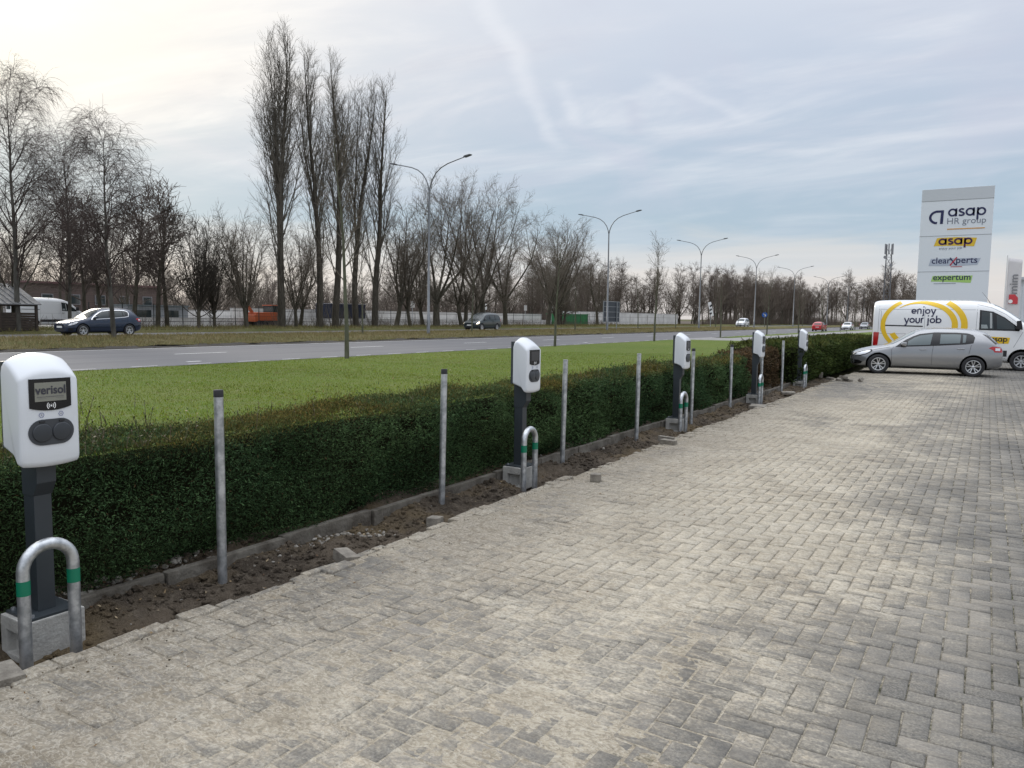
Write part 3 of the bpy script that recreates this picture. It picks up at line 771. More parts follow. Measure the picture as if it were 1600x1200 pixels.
# ================================================================== HEDGES
LEAF = attr_mat('hedge_leaf', 0.75, 0.12, 0.2)
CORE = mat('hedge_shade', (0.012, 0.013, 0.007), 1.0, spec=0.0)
def wave(a, b, seed):
    r = np.random.default_rng(seed); o = np.zeros_like(a)
    for _ in range(7):
        f = r.uniform(.6, 5.5, 2); p = r.uniform(0, 6.28, 2)
        o += np.sin(a * f[0] + p[0]) * np.sin(b * f[1] + p[1]) / (0.8 + 0.45 * f.mean())
    return o
def make_hedge(name, label, l0, l1, a0, a1, h, dens, size, cols, tipcols, seed, shoots=0, zb=0.0, end_near=True, group=None):
    """clipped evergreen hedge between lat l0..l1, along a0..a1: real leaf sprays over a near-black core painted as inner shade"""
    rng = np.random.default_rng(seed)
    w = l1 - l0
    root = empty(name, W((l0 + l1) / 2, (a0 + a1) / 2, 0), 0, label, 'hedge', group)
    og = np.array(root.location)
    secs = [(0, 1.0, h), (1, 1.0, h), (2, .85, w), (3, .7, h)]     # front, back, top, ends
    Ps, Ns, Tp = [], [], []
    steps = np.arange(a0, a1, 1.0)
    for s0 in steps:
        s1 = min(s0 + 1, a1); dd = dens(0.5 * (s0 + s1)); ln = s1 - s0
        for kind in (0, 1, 2):
            m = int(dd * ln * (h if kind < 2 else w) * (1.0 if kind != 1 else 0.35))
            u = rng.uniform(s0, s1, m); v = rng.random(m)
            if kind == 0:   # face towards the car park, slightly bellied, ragged foot
                zz = zb - 0.03 + (h + 0.03) * v; bul = 0.07 * np.sin(np.clip(v, 0, 1) * np.pi) - 0.06 * np.clip((v - .88) / .12, 0, 1) ** 2 - .02 * np.clip((.12 - v) / .12, 0, 1)
                la = l0 - bul - 0.10 * np.clip(wave(u, zz * 2, seed), -1, 1) - rng.exponential(.020, m) + rng.exponential(.045, m)
                nn = np.stack([np.ones(m), np.zeros(m), .25 * np.ones(m)], -1)
            elif kind == 1:
                zz = zb + h * v; la = l1 + 0.05 * wave(u, zz * 2, seed + 1) + rng.exponential(.02, m); nn = np.stack([-np.ones(m), np.zeros(m), .25 * np.ones(m)], -1)
            else:
                la = l0 + w * v; ed = np.clip((0.12 - np.minimum(v * w, w - v * w)) / .12, 0, 1) ** 2
                zz = zb + h - .04 * ed + 0.045 * wave(u, la * 2, seed + 2) + rng.exponential(.020, m) - rng.exponential(.02, m); nn = np.stack([np.zeros(m), np.zeros(m), np.ones(m)], -1)
            tip = np.where(kind == 2, 1.0, 0.0) * np.ones(m) if kind == 2 else np.clip((zz - zb - h * (.88 + .07 * wave(u, u * .3, seed + 3))) / (h * .16), 0, 1)
            Ps.append(np.stack([-la, u, zz], -1)); Ns.append(nn); Tp.append(tip)
    for aa, sg in ((a0, -1), (a1, 1)):
        m = int(dens(aa) * h * w); v = rng.random(m); t = rng.random(m)
        Ps.append(np.stack([-(l0 + w * t), aa + sg * (0.03 + rng.exponential(.03, m) + .05 * np.sin(t * 9 + v * 7)), zb + h * v], -1))
        Ns.append(np.tile([0, sg, .2], (m, 1))); Tp.append(np.clip((v - .85) / .15, 0, 1))
    P = np.concatenate(Ps); N = np.concatenate(Ns).astype(float); tip = np.concatenate(Tp); n = len(P)
    hole = (wave(P[:, 1] * 1.6, P[:, 2] * 3.1, seed + 21) + .6 * wave(P[:, 1] * 4.1, P[:, 2] * 6, seed + 22) > 1.15) & (rng.random(n) < .75) & (N[:, 0] > .5)
    P, N, tip = P[~hole], N[~hole], tip[~hole]; n = len(P)
    D = N + rng.normal(0, .75, (n, 3)); D[:, 2] += .12; D /= np.linalg.norm(D, axis=1)[:, None]
    S_ = np.cross(D, rng.normal(0, 1, (n, 3))); S_ /= np.linalg.norm(S_, axis=1)[:, None] + 1e-9
    sz = np.array([size(a) for a in P[:, 1]]) * rng.uniform(.6, 1.45, n); wd = sz * rng.uniform(.11, .19, n)
    V = np.zeros((n, 4, 3)); Q = P - og
    V[:, 0] = Q - D * (sz * .35)[:, None]; V[:, 1] = Q + D * (sz * .2)[:, None] + S_ * wd[:, None]; V[:, 2] = Q + D * (sz * .75)[:, None]; V[:, 3] = Q + D * (sz * .2)[:, None] - S_ * wd[:, None]
    F = np.arange(n * 4).reshape(n, 4)
    C = np.array(cols); T = np.array(tipcols)
    patch = np.clip(.5 + .55 * wave(P[:, 1] * .6, P[:, 2] * 1.1 + P[:, 0], seed + 5), 0, 1)
    t = np.clip(.55 * rng.random(n) + .45 * patch, 0, 1)[:, None]
    c = C[0] * (1 - t) + C[1] * t
    old = rng.random(n) < .012; c[old] = C[2]
    tt = (tip * np.clip(rng.normal(.62, .3, n) + .5 * (wave(P[:, 1] * .8, P[:, 0] * 2, seed + 9)), 0, 1))[:, None]
    tr = rng.random(n)[:, None]; tc = T[0] * (1 - tr) + T[1] * tr
    c = c * (1 - tt) + tc * tt
    c *= rng.uniform(.45, 1.6, (n, 1))
    cc = np.ones((n, 4, 4)); cc[:, :, :3] = c[:, None, :]
    np_mesh('foliage', V.reshape(-1, 3), F, LEAF, root, colors={'col': cc.reshape(-1, 4)})
    mb = MB()     # solid filler; its near-black colour stands in for shade between the leaves
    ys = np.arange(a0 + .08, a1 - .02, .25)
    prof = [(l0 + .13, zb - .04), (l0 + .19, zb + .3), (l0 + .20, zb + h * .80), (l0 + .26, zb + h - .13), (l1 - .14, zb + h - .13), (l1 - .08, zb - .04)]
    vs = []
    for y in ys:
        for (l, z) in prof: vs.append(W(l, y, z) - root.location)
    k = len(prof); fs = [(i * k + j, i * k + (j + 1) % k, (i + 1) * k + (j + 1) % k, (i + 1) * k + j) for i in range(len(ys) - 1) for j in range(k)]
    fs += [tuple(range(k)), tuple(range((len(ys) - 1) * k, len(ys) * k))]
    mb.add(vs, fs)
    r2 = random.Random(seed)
    mb.build('shade_core', CORE, root)
    if shoots:
        sv, scol = [], []
        tw = MB()
        for _ in range(shoots):
            a = r2.uniform(a0, a1) if r2.random() < .6 else r2.gauss(2.6, .35)
            l = r2.uniform(l0 - .02, l1); z0 = zb + h - .02; hgt = abs(r2.gauss(.05, .07)) + .03
            p0 = W(l, a, z0) - root.location; tipv = Vector((r2.uniform(-.06, .06), r2.uniform(-.06, .06), hgt))
            tw.tube([p0, p0 + tipv * .5 + Vector((0, 0, hgt * .05)), p0 + tipv], [.003, .0022, .001], 4, caps=False)
            for j in range(int(3 + hgt * 26)):
                f = r2.uniform(.15, 1); b = p0 + tipv * f; d = Vector((r2.uniform(-1, 1), r2.uniform(-1, 1), r2.uniform(0, .8))).normalized(); sd = d.cross(Vector((0, 0, 1))).normalized()
                ll = r2.uniform(.014, .03)
                tw.add([b, b + d * ll * .5 + sd * ll * .22, b + d * ll, b + d * ll * .5 - sd * ll * .22], [(0, 1, 2, 3)])
        sh = tw.build('young_shoots', mat('shoot_green', (0.055, 0.06, 0.022), .7, color2=(0.09, 0.06, 0.03), noise_scale=9), root); sh['kind'] = 'stuff'
    return root

def dens1(a): return 19000 if a < 5 else (12000 if a < 9 else (5500 if a < 15 else 2600))
def size1(a): return .0205 if a < 5 else (.025 if a < 9 else (.036 if a < 15 else .050))
YEW = [(0.024, 0.056, 0.024), (0.080, 0.130, 0.050), (0.075, 0.045, 0.022)]
YTIP = [(0.062, 0.080, 0.018), (0.165, 0.115, 0.036)]
make_hedge('hedge', 'long clipped dark green yew hedge behind the white charging stations', 4.66, 5.30, -2.2, 17.7, .86, dens1, size1, YEW, YTIP, 11, shoots=240)
make_hedge('hedge', 'short thinning hedge section with reddish brown twigs between fourth and fifth charging stations', 4.80, 5.42, 17.8, 21.6, .92, lambda a: 900, lambda a: .075,
           [(0.045, 0.030, 0.018), (0.085, 0.058, 0.03), (0.10, 0.055, 0.028)], [(0.08, 0.055, 0.028), (0.11, 0.065, 0.03)], 12, shoots=60)
make_hedge('hedge', 'broad bright green conifer hedge beyond the last charging station, ending at the silver car', 4.35, 6.3, 21.9, 40.0, 1.02, lambda a: 850, lambda a: .085,
           [(0.020, 0.038, 0.010), (0.055, 0.075, 0.018), (0.06, 0.05, 0.02)], [(0.055, 0.075, 0.018), (0.085, 0.085, 0.022)], 13, shoots=60)
# ================================================================== CHARGING STATIONS
def sharp(o, deg=35):
    for p in o.data.polygons: p.use_smooth = True
    o.data.set_sharp_from_angle(angle=R(deg)); return o

def housing_mesh(parent):
    prof = [(0.0, .085), (0.0, .55), (.012, .582), (.035, .598), (.06, .596), (.10, .577), (.14, .553), (.168, .534), (.188, .518), (.20, .503), (.2055, .486),
            (.206, .30), (.206, .10), (.205, .03), (.199, .010), (.186, .001), (.168, .004), (.145, .030), (.12, .050), (.05, .072)]
    ts = [-1, -.993, -.975, -.945, -.90, -.82, -.68, -.5, -.25, 0, .25, .5, .68, .82, .90, .945, .975, .993, 1]
    mb = MB(); vs = []
    for t in ts:
        u = abs(t); e = max(0, (u - .89) / .11); rd = 1 - math.sqrt(max(0, 1 - e * e))
        for (x, z) in prof:
            x = x * .89; xx = x - .017 * rd * (x / .183) - .008 * u ** 2 * (x / .183)
            zz = z
            if z > .40: zz -= (.046 * u ** 2.2 + .012 * rd) * min(1, (z - .40) / .12)
            if z < .09: zz += .022 * rd + .012 * u ** 2
            vs.append((xx, t * .152, zz))
    k = len(prof)
    fs = [(i * k + j, i * k + (j + 1) % k, (i + 1) * k + (j + 1) % k, (i + 1) * k + j) for i in range(len(ts) - 1) for j in range(k)]
    fs += [tuple(range(k)), tuple(range((len(ts) - 1) * k, len(ts) * k))]
    mb.add(vs, fs, smooth=True)
    return sharp(mb.build('housing', white_plastic, parent), 40)

HZ = .82          # housing bottom above the concrete block
def fx(y): return .1845 - .008 * (abs(y) / .152) ** 2     # front face of the housing
def on_front(y, z, off=0.0): return Vector((fx(y) + off, y, HZ + z))

def make_station(lit):
    root = empty('charging_station')
    h = housing_mesh(root); h.location = (0, 0, HZ)
    mb = MB(); mb.box((-.018, 0, HZ + .325), (.034, .285, .46)); mb.build('back_plate', dark_grey, root, bevel=.006)
    mb = MB(); mb.box((.012, 0, (HZ + .12 + .012) / 2), (.105, .092, HZ + .12 - .012)); mb.build('column', dark_grey, root, bevel=.004)
    mb = MB(); mb.prism([(-.045, HZ + .10), (-.045, HZ - .17), (.065, HZ - .17), (.112, HZ - .095), (.112, HZ + .045), (.08, HZ + .09)], -.050, .050, lambda u, v, w: (u, w, v)); mb.build('bracket', dark_grey, root, bevel=.003)
    mb = MB(); mb.box((.02, 0, .007), (.25, .26, .014)); bp = mb.build('base_plate', dark_grey, root, bevel=.002)
    for sx, sy in ((-.08, -.105), (-.08, .105), (.12, -.105), (.12, .105)):
        MB().tube([(sx, sy, .014), (sx, sy, .027)], .011, 6, smooth=False).build('bolt', galv, bp)
    # display panel: black glass with bowed lower edge
    # split in vertical slices so that it follows the curved front
    ys = np.linspace(-.106, .106, 13)
    lo = lambda y: .300 + .017 * (abs(y) / .106) ** 2.2
    top = [on_front(y, .468, .003) for y in ys]; bot = [on_front(y, lo(y), .003) for y in ys]
    top2 = [on_front(y, .468, -.004) for y in ys]; bot2 = [on_front(y, lo(y), -.004) for y in ys]
    m = len(ys); mb = MB(); vs = top + bot + top2 + bot2
    fs = [(i, m + i, m + i + 1, i + 1) for i in range(m - 1)] + [(i, i + 1, 2 * m + i + 1, 2 * m + i) for i in range(m - 1)] + [(m + i, 3 * m + i, 3 * m + i + 1, m + i + 1) for i in range(m - 1)]
    fs += [(0, 2 * m, 3 * m, m), (m - 1, 2 * m - 1, 4 * m - 1, 3 * m - 1)]
    mb.add(vs, fs); panel = mb.build('display_panel', black_gloss, root)
    mb = MB(); y = np.linspace(-.080, .080, 9)
    vs = [on_front(a, .448, .0042) for a in y] + [on_front(a, .349, .0042) for a in y]
    mb.add(vs, [(i, 9 + i, 10 + i, i + 1) for i in range(8)])
    mb.build('screen', mat('grey_lcd', (0.23, 0.23, 0.195), .25) if lit else mat('dark_lcd', (0.05, 0.05, 0.052), .12), panel)
    if lit:
        text_mesh('verisol', 'lettering', mat('lcd_print', (0.035, 0.035, 0.05), .4), panel, (fx(0) - .0005, 0, HZ + .388), (0, 1, 0), (0, 0, 1), width=.154, height=.046, bold=.022, depth=.006)
        mb = MB()
        for (z, a, b) in ((.373, -.070, .066),):
            yy = a
            rr = random.Random(2)
            while yy < b:
                w_ = rr.uniform(.005, .012); strokes_mesh(mb, [(yy, z), (min(b, yy + w_), z)], .0035, lambda u, v: on_front(u, v, .0055)); yy += w_ + .002
        strokes_mesh(mb, [(-.064, .364), (.068, .364)], .0012, lambda u, v: on_front(u, v, .0055))
        mb.build('small_print', mat('lcd_print2', (0.12, 0.12, 0.12), .4), panel)
    mb = MB(); nf = lambda u, v: on_front(u, v, .0048)
    cz = .325
    for rr_ in (.012, .021):
        for s_ in (1, -1):
            strokes_mesh(mb, [(s_ * a, b) for a, b in arc(.0, cz, rr_, -48, 48, 8)], .0042, nf)
    strokes_mesh(mb, arc(0, cz, .003, 0, 360, 8), .004, nf)
    strokes_mesh(mb, [(s, cz + .013 * abs(1)) for s in (-.001, .001)], .001, nf)
    mb.build('contactless_symbol', white_paint, panel)
    # socket panel: stadium with two hinged lids
    r_, hw = .068, .048; mb = MB()
    st = arc(hw, .186, r_, -90, 90, 14) + arc(-hw, .186, r_, 90, 270, 14)
    ring = [on_front(y, z, .003) for y, z in st]; rin = [on_front(y, z, -.006) for y, z in st]; k = len(st)
    bmc = [on_front(y, .165, .003) for y in np.linspace(hw + r_, -hw - r_, 3)]
    mb.add(ring + rin, [(i, (i + 1) % k, k + (i + 1) % k, k + i) for i in range(k)])
    # fill as vertical strips
    half = 14
    right = st[:half + 1]; left = st[half + 1:][::-1]
    def strip(ptsL):   # pts with symmetric z around centre
        for i in range(len(ptsL) // 2):
            a, b, c, d = ptsL[i], ptsL[i + 1], ptsL[-2 - i], ptsL[-1 - i]
            if i + 1 > len(ptsL) - 2 - i: break
            mb.add([on_front(*p, .003) for p in (a, b, c, d)], [(0, 1, 2, 3)])
    strip(right); strip(st[half + 1:])
    for y0 in np.linspace(-hw, hw, 9)[:-1]:
        y1 = y0 + hw / 4
        mb.add([on_front(a, b, .003) for a, b in ((y0, .118), (y1, .118), (y1, .254), (y0, .254))], [(0, 1, 2, 3)])
    pan = mb.build('socket_panel', socket_grey, root)
    for sy in (-1, 1):
        mb = MB(); c = on_front(sy * .0495, .184)
        tilt = -.008 * 2 * sy * .0495 / .152 ** 2
        fn = lambda a, b, h: c + Vector((h + a * tilt, a, b))
        mb.lathe([(0.0, .0105), (.043, .0105), (.0475, .0090), (.049, .004), (.049, .0)], fn, 32)
        lid = mb.build('socket_lid', mat('lid_grey', (0.035, 0.04, 0.047), .38), pan)
        mb = MB(); mb.box(on_front(sy * .0495, .242, .006), (.008, .026, .008)); mb.build('hinge', black_rubber, lid)
        mb = MB(); fr = lambda u, v: on_front(sy * .0495 + u, .278 + v, .0022)
        hexp = [(.0125 * math.cos(R(60 * i)), .0125 * math.sin(R(60 * i))) for i in range(6)]
        strokes_mesh(mb, hexp, .0022, fr, closed=True)
        bd = mb.build('badge', mat('blue_print', (0.03, 0.05, 0.22), .4), root)
        text_mesh('c', 'badge_letter', navy, bd, (fx(.0495), sy * .0495, HZ + .2745), (0, 1, 0), (0, 0, 1), height=.008, bold=.02, depth=.0025)
    return root

BLOCK_TOP = .075
st1 = make_station(True)
st1.location = W(4.355, STATIONS[0], BLOCK_TOP)
tag(st1, 'white charging station with a lit grey screen reading Verisol, nearest the camera', 'charging station', 'white charging stations along the hedge')
st2 = make_station(False)
LBL = ['white charging station with dark screen beside the loose paver, second one along the hedge', 'white charging station, middle one of the row along the hedge',
       'white charging station in front of the brownish thin hedge part, fourth of the row', 'white charging station farthest from the camera, last of the row before the cars']
for i in range(4):
    o = st2 if i == 0 else copy_tree(st2)
    o.location = W(4.355, STATIONS[i + 1], BLOCK_TOP); o.rotation_euler.z = (0, .03, -.015, .02, .0)[i]
    tag(o, LBL[i], 'charging station', 'white charging stations along the hedge')

# concrete foundation blocks with a recessed grip in the end face
def make_block():
    mb = MB(); hx, hy, z0, z1 = .135, .155, -.235, 0.0
    u0, u1, v0, v1 = -.075, .085, -.20, -.075    # recess in the -Y face
    A = [(-hx, z0), (hx, z0), (hx, z1), (-hx, z1)]
    B = [(u0, v0), (u1, v0), (u1, v1), (u0, v1)]
    y = -hy
    vs = [(a, y, b) for a, b in A] + [(a, y, b) for a, b in B] + [(a * .9 + .002, y + .05, b) for a, b in B]
    fs = [(0, 1, 5, 4), (1, 2, 6, 5), (2, 3, 7, 6), (3, 0, 4, 7), (4, 5, 9, 8), (5, 6, 10, 9), (6, 7, 11, 10), (7, 4, 8, 11), (8, 9, 10, 11)]
    b0 = len(vs); vs += [(a, hy, b) for a, b in A]
    fs += [(0, 1, b0 + 1, b0), (1, 2, b0 + 2, b0 + 1), (2, 3, b0 + 3, b0 + 2), (3, 0, b0, b0 + 3), (b0, b0 + 1, b0 + 2, b0 + 3)]
    mb.add(vs, fs); return mb.build('foundation_block', concrete, bevel=.008)
fb = make_block()
NB = ['nearest the camera, below the lit charging station', 'with grip recess below the second charging station', 'below the middle charging station', 'below the fourth charging station in front of brownish hedge', 'below the farthest charging station']
for i, a in enumerate(STATIONS):
    o = fb if i == 0 else fb.copy()
    if i: COL.objects.link(o)
    o.location = W(4.355 - .02, a, BLOCK_TOP - .0005); o.rotation_euler.z = (0.0, .01, .04, -.02, .02)[i]
    tag(o, 'pale concrete foundation block ' + NB[i], 'concrete block', 'concrete blocks under the charging stations')

# bent-tube guards with green bands
def make_hoop():
    root = empty('hoop_guard'); r = .0305; s = .125; zt = .62
    pts = [(0, -s, -.10), (0, -s, .2), (0, -s, zt - s)] + [(0, -s * math.cos(R(a)), zt - s + s * math.sin(R(a))) for a in range(10, 180, 10)] + [(0, s, zt - s), (0, s, .2), (0, s, -.10)]
    MB().tube(pts, r, 20).build('tube', galv, root)
    for sy in (-1, 1):
        MB().tube([(0, sy * s, .385), (0, sy * s, .46)], r + .0012, 20, caps=False).build('green_band', mat('green_tape', (0.0, 0.16, 0.085), .45), root)
    return root
hp = make_hoop()
for i, a in enumerate(STATIONS):
    o = hp if i == 0 else copy_tree(hp)
    z = -.10
    o.location = W((4.06, 4.12, 4.14, 4.14, 4.14)[i], a + (-.10, -.17, -.24, -.26, -.24)[i], z); o.rotation_euler = (0, 0, (0.0, .03, -.02, .04, .0)[i])
    tag(o, 'galvanised hoop guard with two green bands ' + ['nearest the camera, before the lit charging station', 'in front of the second charging station', 'in front of the middle charging station',
        'in front of the fourth charging station', 'in front of the farthest charging station'][i], 'hoop guard', 'hoop guards in front of the charging stations')

# ================================================================== BARE POSTS
def make_post(cap):
    root = empty('metal_post'); r = .0305
    mb = MB(); z0, z1 = -.18, 1.205
    if cap:
        mb.tube([(0, 0, z0), (0, 0, .4), (0, 0, z1)], r, 20).build('tube', galv, root)
        MB().lathe([(.0315, 1.165), (.0315, 1.209), (.029, 1.2125), (.0, 1.2135)], lambda a, b, h: (a, b, h), 20).build('cap', black_rubber, root)
    else:
        # open-topped tube with wall thickness and bolt holes as dark plugs
        mb.tube([(0, 0, z0), (0, 0, .4), (0, 0, z1)], r, 20, caps=False)
        mb.lathe([(r, z1), (r - .004, z1), (r - .004, z1 - .25)], lambda a, b, h: (a, b, h), 20)
        mb.build('tube', galv, root)
        for zz in (.93, 1.02):
            MB().tube([(r - .002, 0, zz), (r + .0008, 0, zz)], .006, 10).build('bolt_hole', black_rubber, root)
    return root
pc, po = make_post(True), make_post(False)
POSTS = [(4.29, 3.27, 1, 'black-capped galvanised post nearest the camera, after the first charging station'), (4.39, 5.85, 1, 'black-capped galvanised post just before the second charging station'),
         (4.37, 8.28, 0, 'open galvanised post with bolt hole just behind the second charging station'), (4.34, 10.55, 0, 'open galvanised post just before the middle charging station'),
         (4.32, 12.95, 1, 'black-capped galvanised post right behind the middle charging station'), (4.40, 15.6, 1, 'black-capped post between the middle and the fourth charging stations'),
         (4.32, 17.75, 0, 'galvanised post half hidden behind the fourth charging station'), (4.40, 20.2, 0, 'galvanised post before brownish hedge part near the last charging station'), (4.36, 22.9, 0, 'galvanised post half hidden behind the farthest charging station')]
used = set()
for i, (l, a, cap, lb) in enumerate(POSTS):
    src = pc if cap else po
    o = src if cap not in used else copy_tree(src); used.add(cap)
    o.location = W(l, a, 0); o.rotation_euler = ((.006, -.004, .008, .0, -.006, .010, 0, -.004, 0)[i], (.004, .016, .014, .006, .004, .012, .0, -.002, 0)[i], i * 1.1 if cap else .35)
    tag(o, lb, 'post', 'bare galvanised posts along the hedge')

# ================================================================== LOOSE PAVERS
LP = _M.get('x') or mat('loose_paver_grey', (0.27, 0.245, 0.205), .9, color2=(0.13, 0.115, 0.095), noise_scale=9, bump=.5, bump_scale=90)
def paver_mesh(w, l, h):
    mb = MB(); mb.box((0, 0, h / 2), (w, l, h)); return mb.build('loose_paver', LP, bevel=.006)
whole = paver_mesh(.108, .218, .078); half = paver_mesh(.108, .112, .078); slab = paver_mesh(.30, .42, .05)
first = {0: True, 1: True, 2: True}
LOOSE = [(1, 3.44, 7.28, 0.0, .35, 0, 'pale half paver lying loose on the paving near the second charging station'),
         (0, 3.66, 10.05, -.02, 1.35, 0, 'whole grey paver lying loose at the paving edge before the middle charging station'),
         (0, 3.86, 10.5, -.05, 1.55, .05, 'grey paver half sunk in soil at the edge near the middle charging station'),
         (2, 3.86, 15.7, -.045, .1, .02, 'flat pale concrete slab on the soil edge before the fourth charging station'),
         (2, 3.98, 19.0, -.03, .3, -.03, 'flat pale concrete slab on the soil edge before the farthest charging station'),
         (0, 3.82, 3.95, -.055, 1.2, .10, 'tilted paver sticking out of the soil just past the first bare post'),
         (1, 3.86, 5.05, -.045, .2, -.04, 'pale half paver at the soil edge below the stone chips'),
         (0, 3.85, 1.72, -.05, 1.4, .03, 'loose paver at the soil edge beside the nearest hoop guard'),
         (0, 4.30, 25.0, -.02, .2, .0, 'grey block lying at the hedge foot, under another block, by the far pile'),
         (0, 4.30, 25.0, .06, .25, .0, 'grey block stacked on another block at the hedge foot by the far pile'),
         (0, 3.85, 23.9, .0, .9, .0, 'single grey paver lying left of the far heap of pavers'),
         (0, 3.55, 23.5, .0, .5, .06, 'paver at the bottom left of the heap in front of the silver car'),
         (0, 3.40, 23.65, .0, 1.9, .0, 'paver at the bottom middle of the heap in front of the silver car'),
         (0, 3.25, 23.55, .0, .2, .02, 'paver at the bottom right of the heap in front of the silver car'),
         (0, 3.45, 23.6, .078, 1.1, .12, 'paver lying on top of the heap in front of the silver car'),
         (1, 3.05, 23.7, .03, .4, .9, 'broken paver standing on edge at the right end of the heap'),
         (1, 2.97, 23.85, .03, .9, -.8, 'broken paver leaning at the far right end of the heap')]
for (k, l, a, z, rz, tl, lb) in LOOSE:
    src = (whole, half, slab)[k]
    if first[k]: o = src; first[k] = False
    else: o = src.copy(); COL.objects.link(o)
    o.location = W(l, a, z); o.rotation_euler = (tl * .6, tl, rz)
    tag(o, lb, 'paver', 'loose pavers and slabs along the edge')
# ================================================================== VEHICLES
def cut_patch(bvh, poly, cast, off, res=0.06):
    """triangulated copy of a 2D outline laid on a body surface"""
    poly = [Vector(p) for p in poly]; n = len(poly)
    pts = []
    for i in range(n):
        a, b = poly[i], poly[(i + 1) % n]; k = max(1, int((b - a).length / res))
        for j in range(k): pts.append(a.lerp(b, j / k))
    m = len(pts); es = [(i, (i + 1) % m) for i in range(m)]
    xs = [p.x for p in pts]; ys = [p.y for p in pts]
    def inside(x, y):
        c = False
        for i in range(m):
            a, b = pts[i], pts[i - 1]
            if (a.y > y) != (b.y > y) and x < (b.x - a.x) * (y - a.y) / (b.y - a.y) + a.x: c = not c
        return c
    x = min(xs) + res / 2; inner = []
    while x < max(xs):
        y = min(ys) + res / 2
        while y < max(ys):
            if inside(x, y) and min((Vector((x, y)) - p).length for p in pts) > res * .4: inner.append(Vector((x, y)))
            y += res
        x += res
    r = delaunay_2d_cdt(pts + inner, es, [list(range(m))], 1, 1e-5)
    vs = []
    for p in r[0]:
        o, d = cast(p.x, p.y); d = d.normalized(); h = bvh.ray_cast(o, d)
        q = h[0] if h[0] is not None else bvh.find_nearest(o + d * 2)[0]
        vs.append(q - d * off)
    return vs, r[2]
def side_cast(sgn): return lambda u, v: (Vector((u, sgn * 3, v)), Vector((0, -sgn, 0)))
def top_cast(u, v): return Vector((u, v, 4)), Vector((0, 0, -1))
def front_cast(u, v): return Vector((-3, u, v)), Vector((1, 0, 0))
def rear_cast(u, v): return Vector((12, u, v)), Vector((-1, 0, 0))
def add_patch(mb, bvh, poly, cast, off=.004, res=.06, mi=0):
    vs, fs = cut_patch(bvh, poly, cast, off, res); mb.add(vs, fs, mi, True); return mb
def add_line(mb, bvh, pts, w, cast, off=.003, seg=.08):
    P = []
    for a, b in zip(pts[:-1], pts[1:]):
        a, b = Vector(a), Vector(b); k = max(1, int((b - a).length / seg)); P += [a.lerp(b, j / k) for j in range(k)]
    P.append(Vector(pts[-1]))
    for q in stroke(P, w):
        vs = []
        for p in q:
            o, d = cast(p.x, p.y); h = bvh.ray_cast(o, d)[0]
            if h is None: break
            vs.append(h - d * off)
        if len(vs) == 4: mb.add(vs, [(0, 1, 2, 3)], 0, True)
    return mb

def loft_body(name, table, mats, root, wheels, ra, width_wheel=.24, sub=2, sharp_deg=40):
    """table rows: (x, zb, wb, zm, wm, zbelt, wbelt, zu, wu, zr, wr, zt)"""
    mb = MB(); vs = []
    for (x, zb, wb, zm, wm, zbt, wbt, zu, wu, zr, wr, zt) in table:
        half = [(0, zb), (wb, zb), (wm * .975, zb + (zm - zb) * .35), (wm, zm), (wbt, zbt), (wu, zu), (wr, zr), (wr * .55, zr + (zt - zr) * .8), (0, zt)]
        ring = half + [(-y, z) for y, z in half[-2:0:-1]]
        vs += [(x, y, z) for y, z in ring]
    k = 16; n = len(table)
    fs = [(i * k + j, i * k + (j + 1) % k, (i + 1) * k + (j + 1) % k, (i + 1) * k + j) for i in range(n - 1) for j in range(k)]
    def cap(b, flip):
        o = []
        for a in range(8):
            p, q, r_, s_ = b + a, b + a + 1, b + (15 - a) % 16, b + (16 - a) % 16
            f = [p, q, r_, s_] if a else [p, q, r_]
            if a == 7: f = [b + 7, b + 8, b + 9]
            o.append(tuple(f[::-1] if flip else f))
        return o
    fs += cap(0, False) + cap((n - 1) * k, True)
    mb.add(vs, fs, 0, True)
    o = mb.build(name, mats, root)
    md = o.modifiers.new('s', 'SUBSURF'); md.levels = sub; md.render_levels = sub
    cuts = []
    for xw in wheels:
        for sg in (-1, 1):
            c = MB(); c.tube([(xw, sg * .52, ra - .045), (xw, sg * 1.4, ra - .045)], ra, 36, smooth=False)
            co = c.build('cut', None); cuts.append(co)
            b = o.modifiers.new('b', 'BOOLEAN'); b.object = co; b.operation = 'DIFFERENCE'; b.solver = 'EXACT'
    dg = bpy.context.evaluated_depsgraph_get(); dg.update()
    me = bpy.data.meshes.new_from_object(o.evaluated_get(dg))
    o.modifiers.clear(); old = o.data; o.data = me; bpy.data.meshes.remove(old); me.name = name
    for c in cuts:
        cm = c.data; bpy.data.objects.remove(c); bpy.data.meshes.remove(cm)
    zc = ra - .045
    for p in me.polygons:
        c = p.center
        p.use_smooth = True
        p.material_index = 1 if any(math.hypot(c.x - xw, c.z - zc) < ra * 1.004 for xw in wheels) and abs(c.y) > .4 or (c.z < .27 and p.normal.z < -.75) else 0
    me.set_sharp_from_angle(angle=R(sharp_deg))
    bm = bmesh.new(); bm.from_mesh(me); bvh = BVHTree.FromBMesh(bm); bm.free()
    return o, bvh

